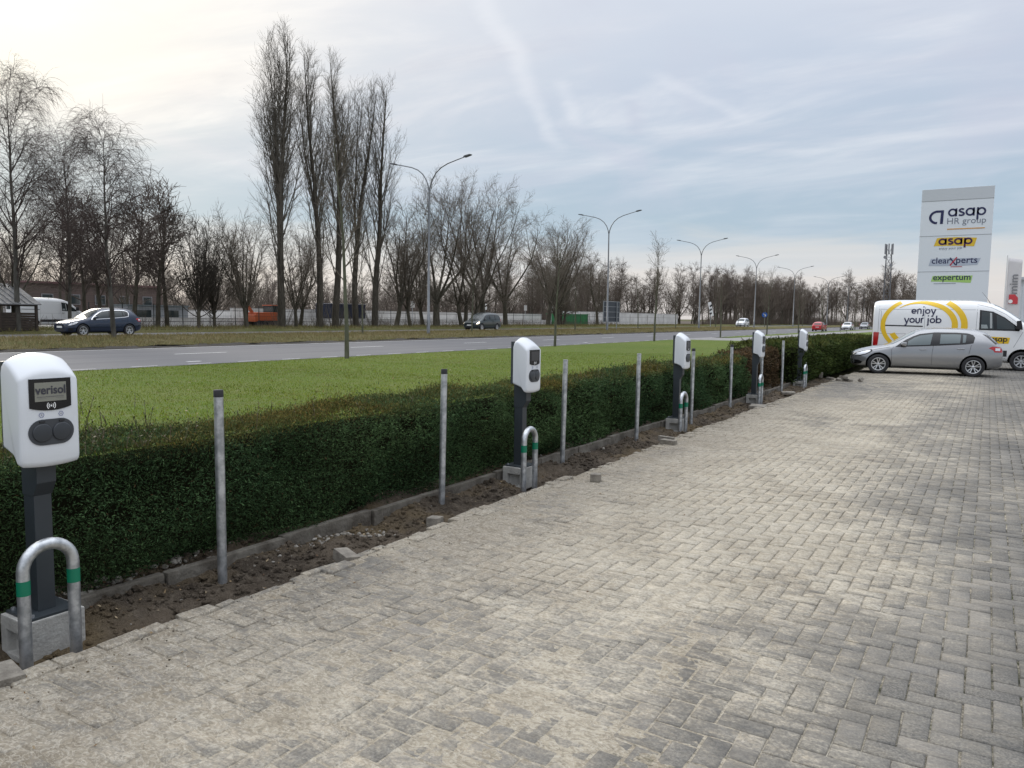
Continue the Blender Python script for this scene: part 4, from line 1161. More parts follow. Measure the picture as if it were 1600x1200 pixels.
def make_wheel(root, x, y, rad, w, rim_mat, spokes=5, twin=True, rim_r=.66):
    sg = 1 if y > 0 else -1
    c = Vector((x, y, rad)); fn = lambda a, b, h: c + Vector((a, h * sg, b))
    mb = MB(); r = rad
    mb.lathe([(r * .62, -w / 2), (r * .93, -w / 2), (r * .985, -w * .42), (r, -w * .25), (r, w * .25), (r * .985, w * .42), (r * .94, w / 2), (r * .80, w * .52), (r * rim_r, w * .46), (r * rim_r * .95, w * .30)], fn, 40)
    t = mb.build('wheel', black_rubber, root)
    mb = MB(); rr = r * rim_r
    mb.lathe([(0, w * .10), (rr * .96, w * .10)], fn, 32, mi=1)
    mb.lathe([(rr * .90, w * .12), (rr * .90, w * .42), (rr * .93, w * .46), (rr * 1.0, w * .475), (rr * 1.02, w * .45)], fn, 32)
    mb.lathe([(0, w * .40), (rr * .17, w * .40), (rr * .21, w * .36), (rr * .24, w * .20)], fn, 20)
    for i in range(spokes):
        for dth in ((-13, 13) if twin else (0,)):
            a0 = R(90 + 360 / spokes * i + dth * .45); a1 = R(90 + 360 / spokes * i + dth)
            p0 = (rr * .16 * math.cos(a0), rr * .16 * math.sin(a0)); p1 = (rr * .95 * math.cos(a1), rr * .95 * math.sin(a1))
            wd = rr * (.11 if twin else .2)
            d = Vector((p1[0] - p0[0], p1[1] - p0[1])).normalized(); nn = Vector((-d.y, d.x)) * wd / 2
            q = [(p0[0] + nn.x, p0[1] + nn.y), (p0[0] - nn.x, p0[1] - nn.y), (p1[0] - nn.x * 1.25, p1[1] - nn.y * 1.25), (p1[0] + nn.x * 1.25, p1[1] + nn.y * 1.25)]
            vs = [fn(a, b, w * .36) for a, b in q[:2]] + [fn(a, b, w * .45) for a, b in q[2:]] + [fn(a, b, w * .15) for a, b in q]
            mb.add(vs, [(0, 1, 2, 3), (0, 1, 5, 4), (1, 2, 6, 5), (2, 3, 7, 6), (3, 0, 4, 7)])
    mb.build('rim', [rim_mat, black_rubber], t)
    return t

def paint(name, col, metal=0.0, rough=.3): return mat(name, col, rough, metal, coat=.8)
alloy = mat('alloy', (0.62, 0.63, 0.64), .3, .8)
glass_clear = mat('car_glass', (0.13, 0.16, 0.165), .04, spec=.6)
glass_dark = mat('car_glass_dark', (0.032, 0.042, 0.044), .04, spec=.6)
lamp_glass = mat('headlamp_glass', (0.72, 0.74, 0.76), .06, .5)
tail_red = mat('tail_lamp_red', (0.42, 0.012, 0.015), .15, coat=.6)
under = mat('underbody', (0.012, 0.012, 0.013), .8)
plate_white = mat('number_plate', (0.75, 0.75, 0.72), .4)

#        x,   zb,  wb,  zm,  wm,  zbt, wbt, zu,  wu,  zr,  wr,  zt
HATCH = [(0.00, .30, .40, .46, .52, .58, .52, .62, .48, .64, .42, .655),
         (0.05, .24, .58, .46, .68, .62, .66, .665, .61, .69, .55, .71),
         (0.22, .20, .70, .48, .815, .66, .79, .72, .73, .755, .66, .785),
         (0.55, .18, .74, .50, .875, .74, .84, .80, .77, .835, .70, .87),
         (0.95, .18, .76, .52, .90, .82, .865, .88, .79, .915, .72, .945),
         (1.16, .18, .76, .53, .90, .865, .87, .92, .81, .95, .745, .985),
         (1.50, .18, .76, .53, .90, .90, .875, 1.02, .82, 1.13, .70, 1.185),
         (1.88, .18, .76, .53, .90, .92, .875, 1.14, .79, 1.345, .63, 1.405),
         (2.35, .18, .76, .53, .90, .945, .875, 1.18, .775, 1.40, .60, 1.462),
         (2.95, .18, .76, .53, .90, .97, .875, 1.19, .77, 1.40, .59, 1.455),
         (3.40, .18, .76, .54, .90, 1.0, .875, 1.20, .77, 1.385, .60, 1.437),
         (3.76, .19, .74, .56, .895, 1.02, .865, 1.19, .77, 1.335, .62, 1.385),
         (3.93, .21, .72, .58, .885, 1.00, .85, 1.12, .775, 1.20, .66, 1.245),
         (4.08, .24, .68, .60, .86, .94, .83, 1.00, .775, 1.06, .69, 1.10),
         (4.21, .28, .62, .60, .80, .82, .785, .90, .75, .955, .69, .98),
         (4.25, .36, .50, .58, .70, .72, .70, .78, .67, .83, .60, .86)]
MPV = [(0.00, .30, .42, .48, .56, .62, .56, .68, .52, .72, .46, .74),
       (0.06, .24, .60, .48, .72, .68, .70, .74, .64, .79, .58, .82),
       (0.25, .20, .72, .50, .83, .74, .81, .82, .75, .87, .68, .91),
       (0.60, .18, .75, .52, .885, .84, .86, .90, .79, .95, .72, .99),
       (0.92, .18, .76, .54, .895, .92, .87, .98, .81, 1.02, .75, 1.06),
       (1.30, .18, .76, .55, .895, .96, .875, 1.10, .82, 1.25, .72, 1.31),
       (1.75, .18, .76, .55, .895, .98, .875, 1.24, .80, 1.49, .66, 1.55),
       (2.30, .18, .76, .55, .895, .99, .875, 1.29, .795, 1.57, .64, 1.63),
       (3.00, .18, .76, .55, .895, 1.00, .875, 1.30, .79, 1.58, .635, 1.64),
       (3.70, .18, .76, .56, .895, 1.01, .875, 1.30, .785, 1.56, .63, 1.61),
       (4.10, .20, .74, .58, .885, 1.02, .865, 1.28, .785, 1.51, .64, 1.56),
       (4.25, .23, .70, .60, .87, 1.02, .85, 1.20, .785, 1.36, .69, 1.41),
       (4.36, .27, .66, .60, .83, .92, .82, 1.02, .78, 1.08, .72, 1.10),
       (4.40, .34, .54, .58, .74, .78, .73, .84, .70, .90, .62, .92)]
HATCH_SPEC = dict(wheels=(.80, 3.44), rad=.318, ra=.372,
    outline=[(1.26, .895), (1.40, 1.02), (1.56, 1.14), (1.76, 1.255), (1.95, 1.335), (2.37, 1.395), (2.97, 1.40), (3.27, 1.38), (3.41, 1.33), (3.46, 1.25), (3.41, 1.07), (3.2, 1.03), (2.4, .965)],
    glass=[[(1.60, .955), (1.63, 1.10), (1.80, 1.215), (1.96, 1.285), (2.31, 1.345), (2.24, .995)], [(2.50, 1.03), (2.53, 1.335), (2.9, 1.345), (3.08, 1.34), (3.05, 1.065)], [(3.12, 1.075), (3.14, 1.335), (3.23, 1.325), (3.20, 1.09)]],
    screen=[(1.17, -.66), (1.12, 0), (1.17, .66), (1.80, .575), (1.86, .0), (1.80, -.575)],
    rear=[(-.56, 1.06), (.56, 1.06), (.50, 1.29), (-.50, 1.29)],
    head=[(.07, .575), (.16, .66), (.36, .735), (.54, .775), (.56, .74), (.42, .655), (.24, .60)], head_rim=[(.03, .55), (.14, .68), (.36, .755), (.60, .80), (.62, .74), (.44, .63), (.24, .565)],
    tail=[(3.82, .93), (3.92, .985), (4.245, .95), (4.245, .80), (3.98, .80), (3.95, .86)], quarter=[(3.66, 1.37), (3.84, 1.33), (3.96, 1.20), (4.10, 1.06), (4.0, 1.05), (3.80, 1.25)], lens=[(4.0, .85), (4.0, .93), (4.13, .93), (4.13, .85)],
    seams=[[(1.22, .90), (1.16, .80), (1.18, .35), (1.22, .26), (2.30, .25)], [(2.33, .99), (2.30, .70), (2.30, .25)], [(2.30, .25), (3.02, .27), (3.10, .42), (3.30, .72), (3.36, 1.02)], [(.62, .78), (1.12, .89)]],
    handles=[(2.05, .835), (3.08, .885)], crease=[[(1.2, .80), (2.2, .80), (3.4, .865), (3.95, .90)]],
    mirror=(1.50, .98), plate=(0, .42), rplate=.62, fog=[(.03, .30), (.05, .43), (.20, .44), (.32, .39), (.30, .31)])
lift = lambda T: [r[:7] + tuple(v if i in (1, 3) else v + max(0, v - .90) * .17 for i, v in enumerate(r[7:])) for r in T]
HATCH = lift(HATCH); MPV = lift(MPV)
MPV_SPEC = dict(wheels=(.88, 3.56), rad=.325, ra=.385,
    outline=[(1.12, .975), (1.36, 1.20), (1.62, 1.40), (1.84, 1.49), (2.4, 1.53), (3.4, 1.53), (3.95, 1.48), (4.12, 1.36), (4.10, 1.06), (3.2, 1.02), (2.2, 1.0)],
    glass=[[(1.40, 1.02), (1.58, 1.30), (1.84, 1.45), (2.22, 1.49), (2.20, 1.03)], [(2.32, 1.03), (2.34, 1.49), (3.16, 1.49), (3.14, 1.045)], [(3.26, 1.05), (3.28, 1.49), (3.88, 1.44), (4.03, 1.33), (4.02, 1.08)]],
    screen=[(.94, -.67), (.90, 0), (.94, .67), (1.66, .60), (1.72, 0), (1.66, -.60)],
    rear=[(-.60, 1.12), (.60, 1.12), (.54, 1.46), (-.54, 1.46)],
    head_rim=[(.06, .60), (.18, .76), (.50, .88), (.60, .85), (.48, .68), (.26, .60)], head=[(.10, .62), (.20, .74), (.50, .86), (.56, .84), (.46, .70), (.26, .63)],
    tail=[(4.18, .90), (4.16, 1.2), (4.32, 1.16), (4.38, .88)], quarter=[(4.18, 1.45), (4.2, 1.46), (4.21, 1.4)], lens=[(4.22, .95), (4.22, 1.02), (4.3, 1.02), (4.3, .95)],
    seams=[[(1.10, .96), (1.18, .35), (1.25, .26), (2.25, .25)], [(2.27, 1.0), (2.25, .25)], [(2.25, .25), (3.0, .27), (3.2, .60), (3.2, 1.03)]],
    handles=[(2.0, .90), (3.0, .92)], crease=[], mirror=(1.42, 1.05), plate=(0, .44), rplate=.70, fog=[(.12, .30), (.16, .38), (.36, .40), (.33, .32)])

def make_car(table, sp, pnt, glass=glass_clear, rim_mat=alloy, twin=True, scale=(1, 1, 1), lit=False, chrome=False, black_sur=True):
    root = empty('car'); L_ = table[-1][0]
    hub = root
    body, bvh = loft_body('body', table, [pnt, under], root, sp['wheels'], sp['ra'])
    cx = -L_ / 2
    made = [body]
    for sg in (-1, 1):
        sc = side_cast(sg)
        mb = add_patch(MB(), bvh, sp['outline'], sc, .007, .035)
        sur = mb.build('window_surround', black_gloss, root); made.append(sur)
        for g in sp['glass']:
            made.append(add_patch(MB(), bvh, g, sc, .014, .035).build('side_window', glass, root))
        if chrome:
            o = sp['outline']; made.append(add_line(MB(), bvh, o + [o[0]], .035, sc, .009).build('chrome_trim', mat('chrome', (.7, .7, .7), .15, 1.0), root))
        made.append(add_patch(MB(), bvh, sp['head_rim'], sc, .003, .04).build('headlight_rim', black_gloss, root))
        made.append(add_patch(MB(), bvh, sp['head'], sc, .009, .04).build('headlight', lamp_glass if not lit else mat('headlamp_on', (.8, .78, .7), .2, emit=((1, .85, .6), 2.5)), root))
        made.append(add_patch(MB(), bvh, sp['tail'], sc, .006, .05).build('tail_light', tail_red, root))
        made.append(add_patch(MB(), bvh, sp['quarter'], sc, .005, .04).build('spoiler_side', black_gloss, root))
        made.append(add_patch(MB(), bvh, sp['lens'], sc, .010, .04).build('reversing_lens', lamp_glass, root))
        made.append(add_patch(MB(), bvh, sp['fog'], sc, .004, .05).build('fog_light_recess', black_gloss, root))
        mb = MB()
        for s_ in sp['seams']: add_line(mb, bvh, s_, .009, sc, .0025)
        made.append(mb.build('door_gap', under, root))
        for (hx, hz) in sp['handles']:
            h = bvh.ray_cast(Vector((hx, sg * 3, hz)), Vector((0, -sg, 0)))[0]
            mb = MB(); mb.tube([h + Vector((-.10, sg * .002, 0)), h + Vector((-.07, sg * .026, 0)), h + Vector((.07, sg * .026, .004)), h + Vector((.10, sg * .002, .004))], .014, 8)
            made.append(mb.build('door_handle', pnt, root))
        mx, mz = sp['mirror']; my = sg * .93
        mb = MB(); mb.prism([(-.09, -.02), (.06, -.055), (.085, .0), (.07, .075), (-.03, .08), (-.085, .04)], -.09, .09, lambda u, v, w: Vector((mx + u, my + w, mz + v)))
        mb.bar((mx + .02, sg * .80, mz - .045), (mx, my, mz - .02), .05, .04)
        made.append(mb.build('door_mirror', [pnt], root, bevel=.025, smooth=True))
        # sill strip
        made.append(add_line(MB(), bvh, [(sp['wheels'][0] + sp['ra'] + .03, .245), (sp['wheels'][1] - sp['ra'] - .03, .245)], .05, sc, .004).build('sill', under, root))
    made.append(add_patch(MB(), bvh, sp['screen'], top_cast, .006, .09).build('windscreen', glass_dark if glass is glass_dark else mat('windscreen_glass', (0.22, 0.26, 0.27), .05), root))
    made.append(add_patch(MB(), bvh, sp['rear'], rear_cast, .006, .09).build('rear_window', glass_dark, root))
    made.append(add_patch(MB(), bvh, [(-.42, .30), (.42, .30), (.46, .40), (-.46, .40)], front_cast, .004, .08).build('lower_grille', black_rubber, root))
    made.append(add_patch(MB(), bvh, [(-.30, .53), (.30, .53), (.34, .62), (-.34, .62)], front_cast, .004, .08).build('grille', black_gloss, root))
    z = sp['plate'][1] + .03
    made.append(add_patch(MB(), bvh, [(-.26, z), (.26, z), (.26, z + .10), (-.26, z + .10)], front_cast, .012, .08).build('number_plate', plate_white, root))
    z = sp['rplate']
    made.append(add_patch(MB(), bvh, [(-.26, z), (.26, z), (.26, z + .10), (-.26, z + .10)], rear_cast, .012, .08).build('number_plate', plate_white, root))
    for xw in sp['wheels']:
        for sg in (-1, 1): made.append(make_wheel(root, xw, sg * .79, sp['rad'], .20, rim_mat, twin=twin))
    for o in made:
        o.location = (cx * scale[0], 0, 0); o.scale = scale
    return root

# silver hatchback in front of the van
car = make_car(HATCH, HATCH_SPEC, paint('silver_paint', (0.30, 0.305, 0.315), .65, .2))
car.scale = (1.035, 1, 1); car.location = (-1.83, 29.12, 0); car.rotation_euler.z = R(9.0)
tag(car, 'silver five-door hatchback parked with its nose to the hedge, in front of the white van', 'car')
mb = MB(); mb.tube([(1.32, 0, 1.43), (1.50, 0, 1.50), (1.66, 0, 1.63)], [.006, .004, .002], 6); mb.build('aerial', under, car)

# blue hatchback on the far carriageway, driving left
car = make_car(HATCH, HATCH_SPEC, paint('dark_blue_paint', (0.008, 0.020, 0.050), .3, .25), glass_dark, chrome=True, scale=(.99, 1.0, 1.03), twin=True)
car.location = W(42.2, 24.35, .315); car.rotation_euler.z = R(90)
tag(car, 'dark blue hatchback with chrome window trim, passing behind the birch trunk on the far road', 'car')
# dark green people carrier
car = make_car(MPV, MPV_SPEC, paint('dark_green_paint', (0.018, 0.030, 0.032), .3, .3), glass_dark, lit=True)
car.location = W(42.2, 62.6, .315); car.rotation_euler.z = R(90)
tag(car, 'dark green people carrier with headlights on, passing a thin median tree on the far road', 'car')
# distant traffic
car = make_car(MPV, MPV_SPEC, paint('plain_white_paint', (0.75, 0.76, 0.77), 0, .3), glass_dark)
car.location = W(42.4, 157, .30); car.rotation_euler.z = R(90)
tag(car, 'small white van-like car far off, coming towards the lamp posts on the far road', 'car')
red = make_car(HATCH, HATCH_SPEC, paint('red_paint', (0.45, 0.015, 0.02), 0, .3), glass_dark)
red.location = W(23.6, 134, .01); red.rotation_euler.z = R(-90)
tag(red, 'red hatchback seen from behind, driving away on the near lane', 'car')
w2 = copy_tree(red)
for ch in w2.children:
    if ch.name.startswith('body'):
        ch.data = ch.data.copy(); ch.data.materials[0] = _M['plain_white_paint']
w2.location = W(23.4, 162, .01); w2.rotation_euler.z = R(90)
tag(w2, 'white hatchback coming towards the camera, beyond the red car', 'car')
g2 = copy_tree(red)
for ch in g2.children:
    if ch.name.startswith('body'):
        ch.data = ch.data.copy(); ch.data.materials[0] = _M['silver_paint']
g2.location = W(23.6, 188, .01); g2.rotation_euler.z = R(90)
tag(g2, 'tiny grey car farthest away on the near lane, just above the hedge end', 'car')

# ------------------------------------------------------------------ vans
#        x,   zb,  wb,  zm,  wm,  zbt, wbt, zu,  wu,  zr,  wr,  zt
VAN = [(0.00, .34, .55, .60, .74, .90, .70, .98, .62, 1.02, .50, 1.04),
       (0.10, .28, .74, .62, .92, .98, .88, 1.08, .80, 1.13, .66, 1.16),
       (0.45, .26, .84, .66, .99, 1.10, .96, 1.24, .88, 1.31, .76, 1.36),
       (0.80, .26, .86, .70, 1.01, 1.22, .985, 1.46, .93, 1.60, .82, 1.645),
       (1.20, .26, .86, .72, 1.02, 1.30, 1.00, 1.74, .945, 1.92, .84, 1.97),
       (1.65, .26, .86, .74, 1.02, 1.35, 1.01, 2.02, .955, 2.25, .85, 2.305),
       (2.05, .26, .86, .75, 1.02, 1.38, 1.015, 2.14, .96, 2.42, .84, 2.485),
       (2.50, .26, .86, .75, 1.02, 1.40, 1.02, 2.06, .975, 2.48, .82, 2.575),
       (3.20, .26, .86, .75, 1.02, 1.40, 1.02, 2.08, .98, 2.50, .83, 2.59),
       (4.40, .26, .86, .75, 1.02, 1.40, 1.02, 2.08, .98, 2.50, .83, 2.59),
       (5.60, .28, .86, .75, 1.02, 1.40, 1.02, 2.08, .98, 2.50, .83, 2.585),
       (5.92, .32, .84, .75, 1.01, 1.40, 1.005, 2.08, .965, 2.47, .82, 2.55),
       (5.98, .40, .78, .75, .98, 1.40, .97, 2.06, .93, 2.42, .78, 2.48)]
def make_van(pnt, livery):
    root = empty('delivery_van'); made = []
    wh = (1.0, 4.64)
    body, bvh = loft_body('body', VAN, [pnt, under], root, wh, .42, sub=2)
    made.append(body)
    for sg in (-1, 1):
        sc = side_cast(sg)
        made.append(add_patch(MB(), bvh, [(2.37, 2.20), (1.96, 2.14), (1.58, 1.93), (1.08, 1.52), (1.12, 1.44), (2.36, 1.46)], sc, .004, .08).build('window_surround', black_gloss, root))
        made.append(add_patch(MB(), bvh, [(2.31, 2.15), (1.98, 2.10), (1.90, 1.51), (2.30, 1.51)], sc, .008, .08).build('side_window', glass_dark, root))
        made.append(add_patch(MB(), bvh, [(2.05, 2.10), (1.985, 2.09), (1.95, 1.53), (2.02, 1.53)], sc, .011, .08).build('seat_pillar', mat('pale_pillar', (.38, .40, .40), .5), root))
        made.append(add_patch(MB(), bvh, [(2.30, 1.52), (2.30, 1.66), (2.12, 1.66), (2.08, 1.52)], sc, .011, .08).build('seat_back', mat('seat_grey', (.30, .34, .34), .6), root))
        made.append(add_patch(MB(), bvh, [(1.84, 2.03), (1.58, 1.88), (1.20, 1.57), (1.22, 1.51), (1.80, 1.51)], sc, .008, .08).build('side_window', glass_dark, root))
        mb = MB()
        for s_ in ([(2.44, 2.46), (2.46, 1.3), (2.44, .45)], [(4.15, 2.52), (4.15, .40)], [(1.0, 1.42), (1.26, .85)], [(2.46, .45), (1.5, .45)], [(5.74, 2.45), (5.74, .9)], [(2.50, 2.20), (4.12, 2.20)], [(4.18, 2.2), (5.70, 2.2)], [(2.5, 1.26), (5.7, 1.26)], [(5.70, 2.18), (5.66, 2.1), (5.66, 1.35)], [(2.46, 2.40), (2.0, 2.28), (1.55, 2.04), (1.05, 1.62)]):
            add_line(mb, bvh, s_, .012, sc, .0025, .12)
        made.append(mb.build('panel_gap', mat('panel_gap_grey', (0.22, 0.23, 0.24), .6), root))
        made.append(add_line(MB(), bvh, [(4.2, 1.56), (5.64, 1.58)], .045, sc, .006, .12).build('sliding_door_rail', under, root))
        made.append(add_line(MB(), bvh, [(1.45, .62), (4.2, .62)], .22, sc, .006, .12).build('side_moulding', mat('black_moulding', (0.03, 0.03, 0.032), .6), root))
        made.append(add_line(MB(), bvh, [(5.09, .60), (5.90, .60)], .20, sc, .006, .12).build('side_moulding', _M['black_moulding'], root))
        made.append(add_patch(MB(), bvh, [(5.74, .76), (5.70, 1.30), (5.965, 1.32), (5.965, .76)], sc, .010, .08).build('tail_light', tail_red, root))
        made.append(add_patch(MB(), bvh, [(.06, .86), (.10, 1.0), (.52, 1.2), (.56, 1.1), (.36, .92)], sc, .008, .08).build('headlight', lamp_glass, root))
        h = bvh.ray_cast(Vector((2.28, sg * 3, 1.28)), Vector((0, -sg, 0)))[0]
        made.append(MB().bar(h + Vector((-.11, sg * .02, 0)), h + Vector((.11, sg * .02, 0)), .035, .03).build('door_handle', under, root, bevel=.008))
        mb = MB(); mb.prism([(-.10, -.16), (.08, -.16), (.10, .15), (-.04, .17)], -.11, .11, lambda u, v, w: Vector((1.12 + u, sg * 1.20 + w, 1.66 + v)))
        mb.bar((1.22, sg * .97, 1.56), (1.14, sg * 1.2, 1.58), .07, .06)
        made.append(mb.build('door_mirror', black_rubber, root, bevel=.03, smooth=True))
        for xw in wh: made.append(make_wheel(root, xw, sg * .90, .35, .23, mat('steel_wheel', (0.42, 0.43, 0.44), .4, .6), spokes=8, twin=False, rim_r=.62))
    made.append(add_patch(MB(), bvh, [(.74, -.70), (.66, 0), (.74, .70), (1.92, .68), (1.98, 0), (1.92, -.68)], top_cast, .006, .12).build('windscreen', mat('van_screen_glass', (0.16, 0.20, 0.21), .05), root))
    made.append(add_patch(MB(), bvh, [(-.62, .62), (.62, .62), (.66, .86), (-.66, .86)], front_cast, .006, .1).build('grille', black_rubber, root))
    made.append(add_patch(MB(), bvh, [(-.78, 1.55), (-.06, 1.55), (-.06, 2.15), (-.74, 2.15)], rear_cast, .006, .1).build('rear_window', glass_dark, root))
    made.append(MB().tube([(2.05, .42, 2.43), (2.16, .42, 2.62), (2.34, .42, 2.86)], [.012, .006, .004], 6).build('aerial', under, root))
    if livery:
        yel = mat('yellow_vinyl', (0.78, 0.50, 0.012), .35)
        for sg in (1, -1):
            sc = side_cast(sg)
            X = lambda r_: 5.98 - r_      # distance from the tail -> local x
            def arcband(cx, cz, r0, r1, a0, a1, vs_=.77, tap=None):
                mb = MB(); n = 90; outer, inner = [], []
                for i in range(n + 1):
                    a = R(a0 + (a1 - a0) * i / n)
                    t = i / n; w_ = (r1 - r0) * (1 if not tap else min(1, t / tap + .12))
                    outer.append((cx + r1 * math.cos(a), cz + r1 * math.sin(a) * vs_)); inner.append((cx + (r1 - w_) * math.cos(a), cz + (r1 - w_) * math.sin(a) * vs_))
                for i in range(n):
                    q = [outer[i], outer[i + 1], inner[i + 1], inner[i]]
                    if max(p[1] for p in q) > 2.535: continue
                    for k_ in range(4):
                        lp = lambda a_, b_, f_: (a_[0] + (b_[0] - a_[0]) * f_, a_[1] + (b_[1] - a_[1]) * f_)
                        qq = [lp(q[0], q[3], k_ / 4), lp(q[1], q[2], k_ / 4), lp(q[1], q[2], (k_ + 1) / 4), lp(q[0], q[3], (k_ + 1) / 4)]; vs = []
                        for (u, v) in qq:
                            h = bvh.ray_cast(Vector((X(u), sg * 3, v)), Vector((0, -sg, 0)))[0]
                            if h is None: break
                            vs.append(h + Vector((0, sg * .008, .003)))
                        if len(vs) == 4: mb.add(vs, [(0, 1, 2, 3)], 0, True)
                made.append(mb.build('yellow_arc', yel, root))
            arcband(1.78, 1.60, 1.30, 1.465, 118, 226)          # long left arc
            arcband(1.78, 1.60, 1.26, 1.475, 78, -30)           # outer right arc
            arcband(1.76, 1.60, .98, 1.18, 134, -25, .78, .45)   # inner arc over the words
            arcband(1.78, 1.60, 1.02, 1.22, 202, 226)
            xd = (-sg, 0, 0)
            yy = sg * 1.005
            def side_text(body_, r_, z, w_=None, h_=None, bold=.018, nm='lettering', mt=navy, dep=.006):
                y = bvh.ray_cast(Vector((X(r_), sg * 3, z + .1)), Vector((0, -sg, 0)))[0].y
                y2 = bvh.ray_cast(Vector((X(r_), sg * 3, z)), Vector((0, -sg, 0)))[0].y
                up = Vector((0, (y - y2), .1))
                return text_mesh(body_, nm, mt, root, (X(r_), y2, z), xd, up, width=w_, height=h_, bold=bold, depth=dep)
            def on_side(u, v):
                h = bvh.ray_cast(Vector((X(u), sg * 3, v)), Vector((0, -sg, 0)))[0]; return h + Vector((0, sg * .010, 0))
            flip = (lambda u, v: on_side(u, v)) if sg > 0 else (lambda u, v: on_side(3.56 - u, v))
            made.append(stroke_text('enjoy', flip, 1.36, .82, 2.04, .235).build('lettering', navy, root))
            made.append(stroke_text('your job', flip, 1.13, 1.26, 1.69, .235).build('lettering', navy, root))
            vs, fs = cut_patch(bvh, [(X(3.92), .98), (X(4.56), .98), (X(4.60), 1.20), (X(3.98), 1.23)], sc, .006, .08)
            made.append(MB().add(vs, fs).build('logo_patch', yel, root))
            flip2 = (lambda u, v: on_side(u, v) + Vector((0, sg * .006, 0))) if sg > 0 else (lambda u, v: on_side(8.48 - u, v) + Vector((0, sg * .006, 0)))
            made.append(stroke_text('asap', flip2, 3.98, .54, 1.055, .24).build('lettering', ink, root))
    for o in made: o.location = (-2.99, 0, 0)
    return root
van = make_van(paint('van_white', (0.78, 0.79, 0.79), 0, .28), True)
van.rotation_euler.z = R(180); van.location = (-3.92 + 2.99, 34.2, 0)
tag(van, 'white high-roof delivery van with yellow ring and "enjoy your job" lettering, behind the silver car'.replace('"', ''), 'van')
van2 = make_van(_M['plain_white_paint'], False)
van2.rotation_euler.z = R(-90); van2.location = W(59.5, 30.6, .40); van2.scale = (.86, .86, .86)
tag(van2, 'plain white van parked under the bare trees beside the wooden shelter', 'van')
# ================================================================== STREET LAMPS
def make_lamp():
    root = empty('street_lamp')
    gm = mat('lamp_grey', (0.19, 0.20, 0.21), .5, .4, noise_amt=.2, noise_scale=2)
    mb = MB(); mb.tube([(0, 0, -.4), (0, 0, 1.4), (0, 0, 1.42), (0, 0, 10.6)], [.13, .13, .105, .06], 14); mb.build('pole', gm, root)
    mb = MB(); mb.box((0, -.13, .75), (.10, .012, .5)); mb.build('access_door', gm, root, bevel=.004)
    for s in (-1, 1):
        pts = [(s * .03, 0, 10.45), (s * .10, 0, 10.80), (s * .28, 0, 11.25), (s * .60, 0, 11.68), (s * 1.05, 0, 12.02), (s * 1.65, 0, 12.26), (s * 2.5, 0, 12.46), (s * 3.15, 0, 12.60)]
        arm = MB().tube(pts, [.05, .05, .047, .044, .042, .04, .037, .034], 10).build('arm', gm, root)
        mb = MB(); d = Vector((s * .97, 0, .2)).normalized(); up = Vector((-d.z * s, 0, abs(d.x))); c = Vector((s * 3.4, 0, 12.66))
        prof = [(-.30, -.035), (-.2, -.06), (.25, -.05), (.34, -.01), (.25, .035), (-.15, .07), (-.3, .04)]
        mb.prism(prof, -.13, .13, lambda u, v, w: c + d * u + up * v + Vector((0, w, 0)))
        mb.build('lamp_head', mat('lamp_head_dark', (0.09, 0.095, 0.10), .5), arm, bevel=.02)
    return root
lp = make_lamp()
LAMPS = [45.5, 77.1, 108.4, 139, 171, 211, 244, 278, 312]
LAB = ['nearest and tallest in view, beside the tall poplars', 'second from the camera, by the dark road sign', 'third from the camera, at the end of the white yard wall',
       'fourth from the camera, above the small white car', 'fifth from the camera, before the far wood', 'sixth from the camera, above the red car', 'seventh, small before the far wood', 'eighth, tiny before the far wood', 'ninth and farthest, hardly visible before the far wood']
for i, a in enumerate(LAMPS):
    o = lp if i == 0 else copy_tree(lp)
    o.location = W(35.5, a, .36); o.rotation_euler = (0, R((.2, -.3, .1, .3, -.2, 0, .2, 0, 0)[i]), 0)
    tag(o, 'grey double-armed street lamp ' + LAB[i], 'street lamp', 'double-armed street lamps along the median')

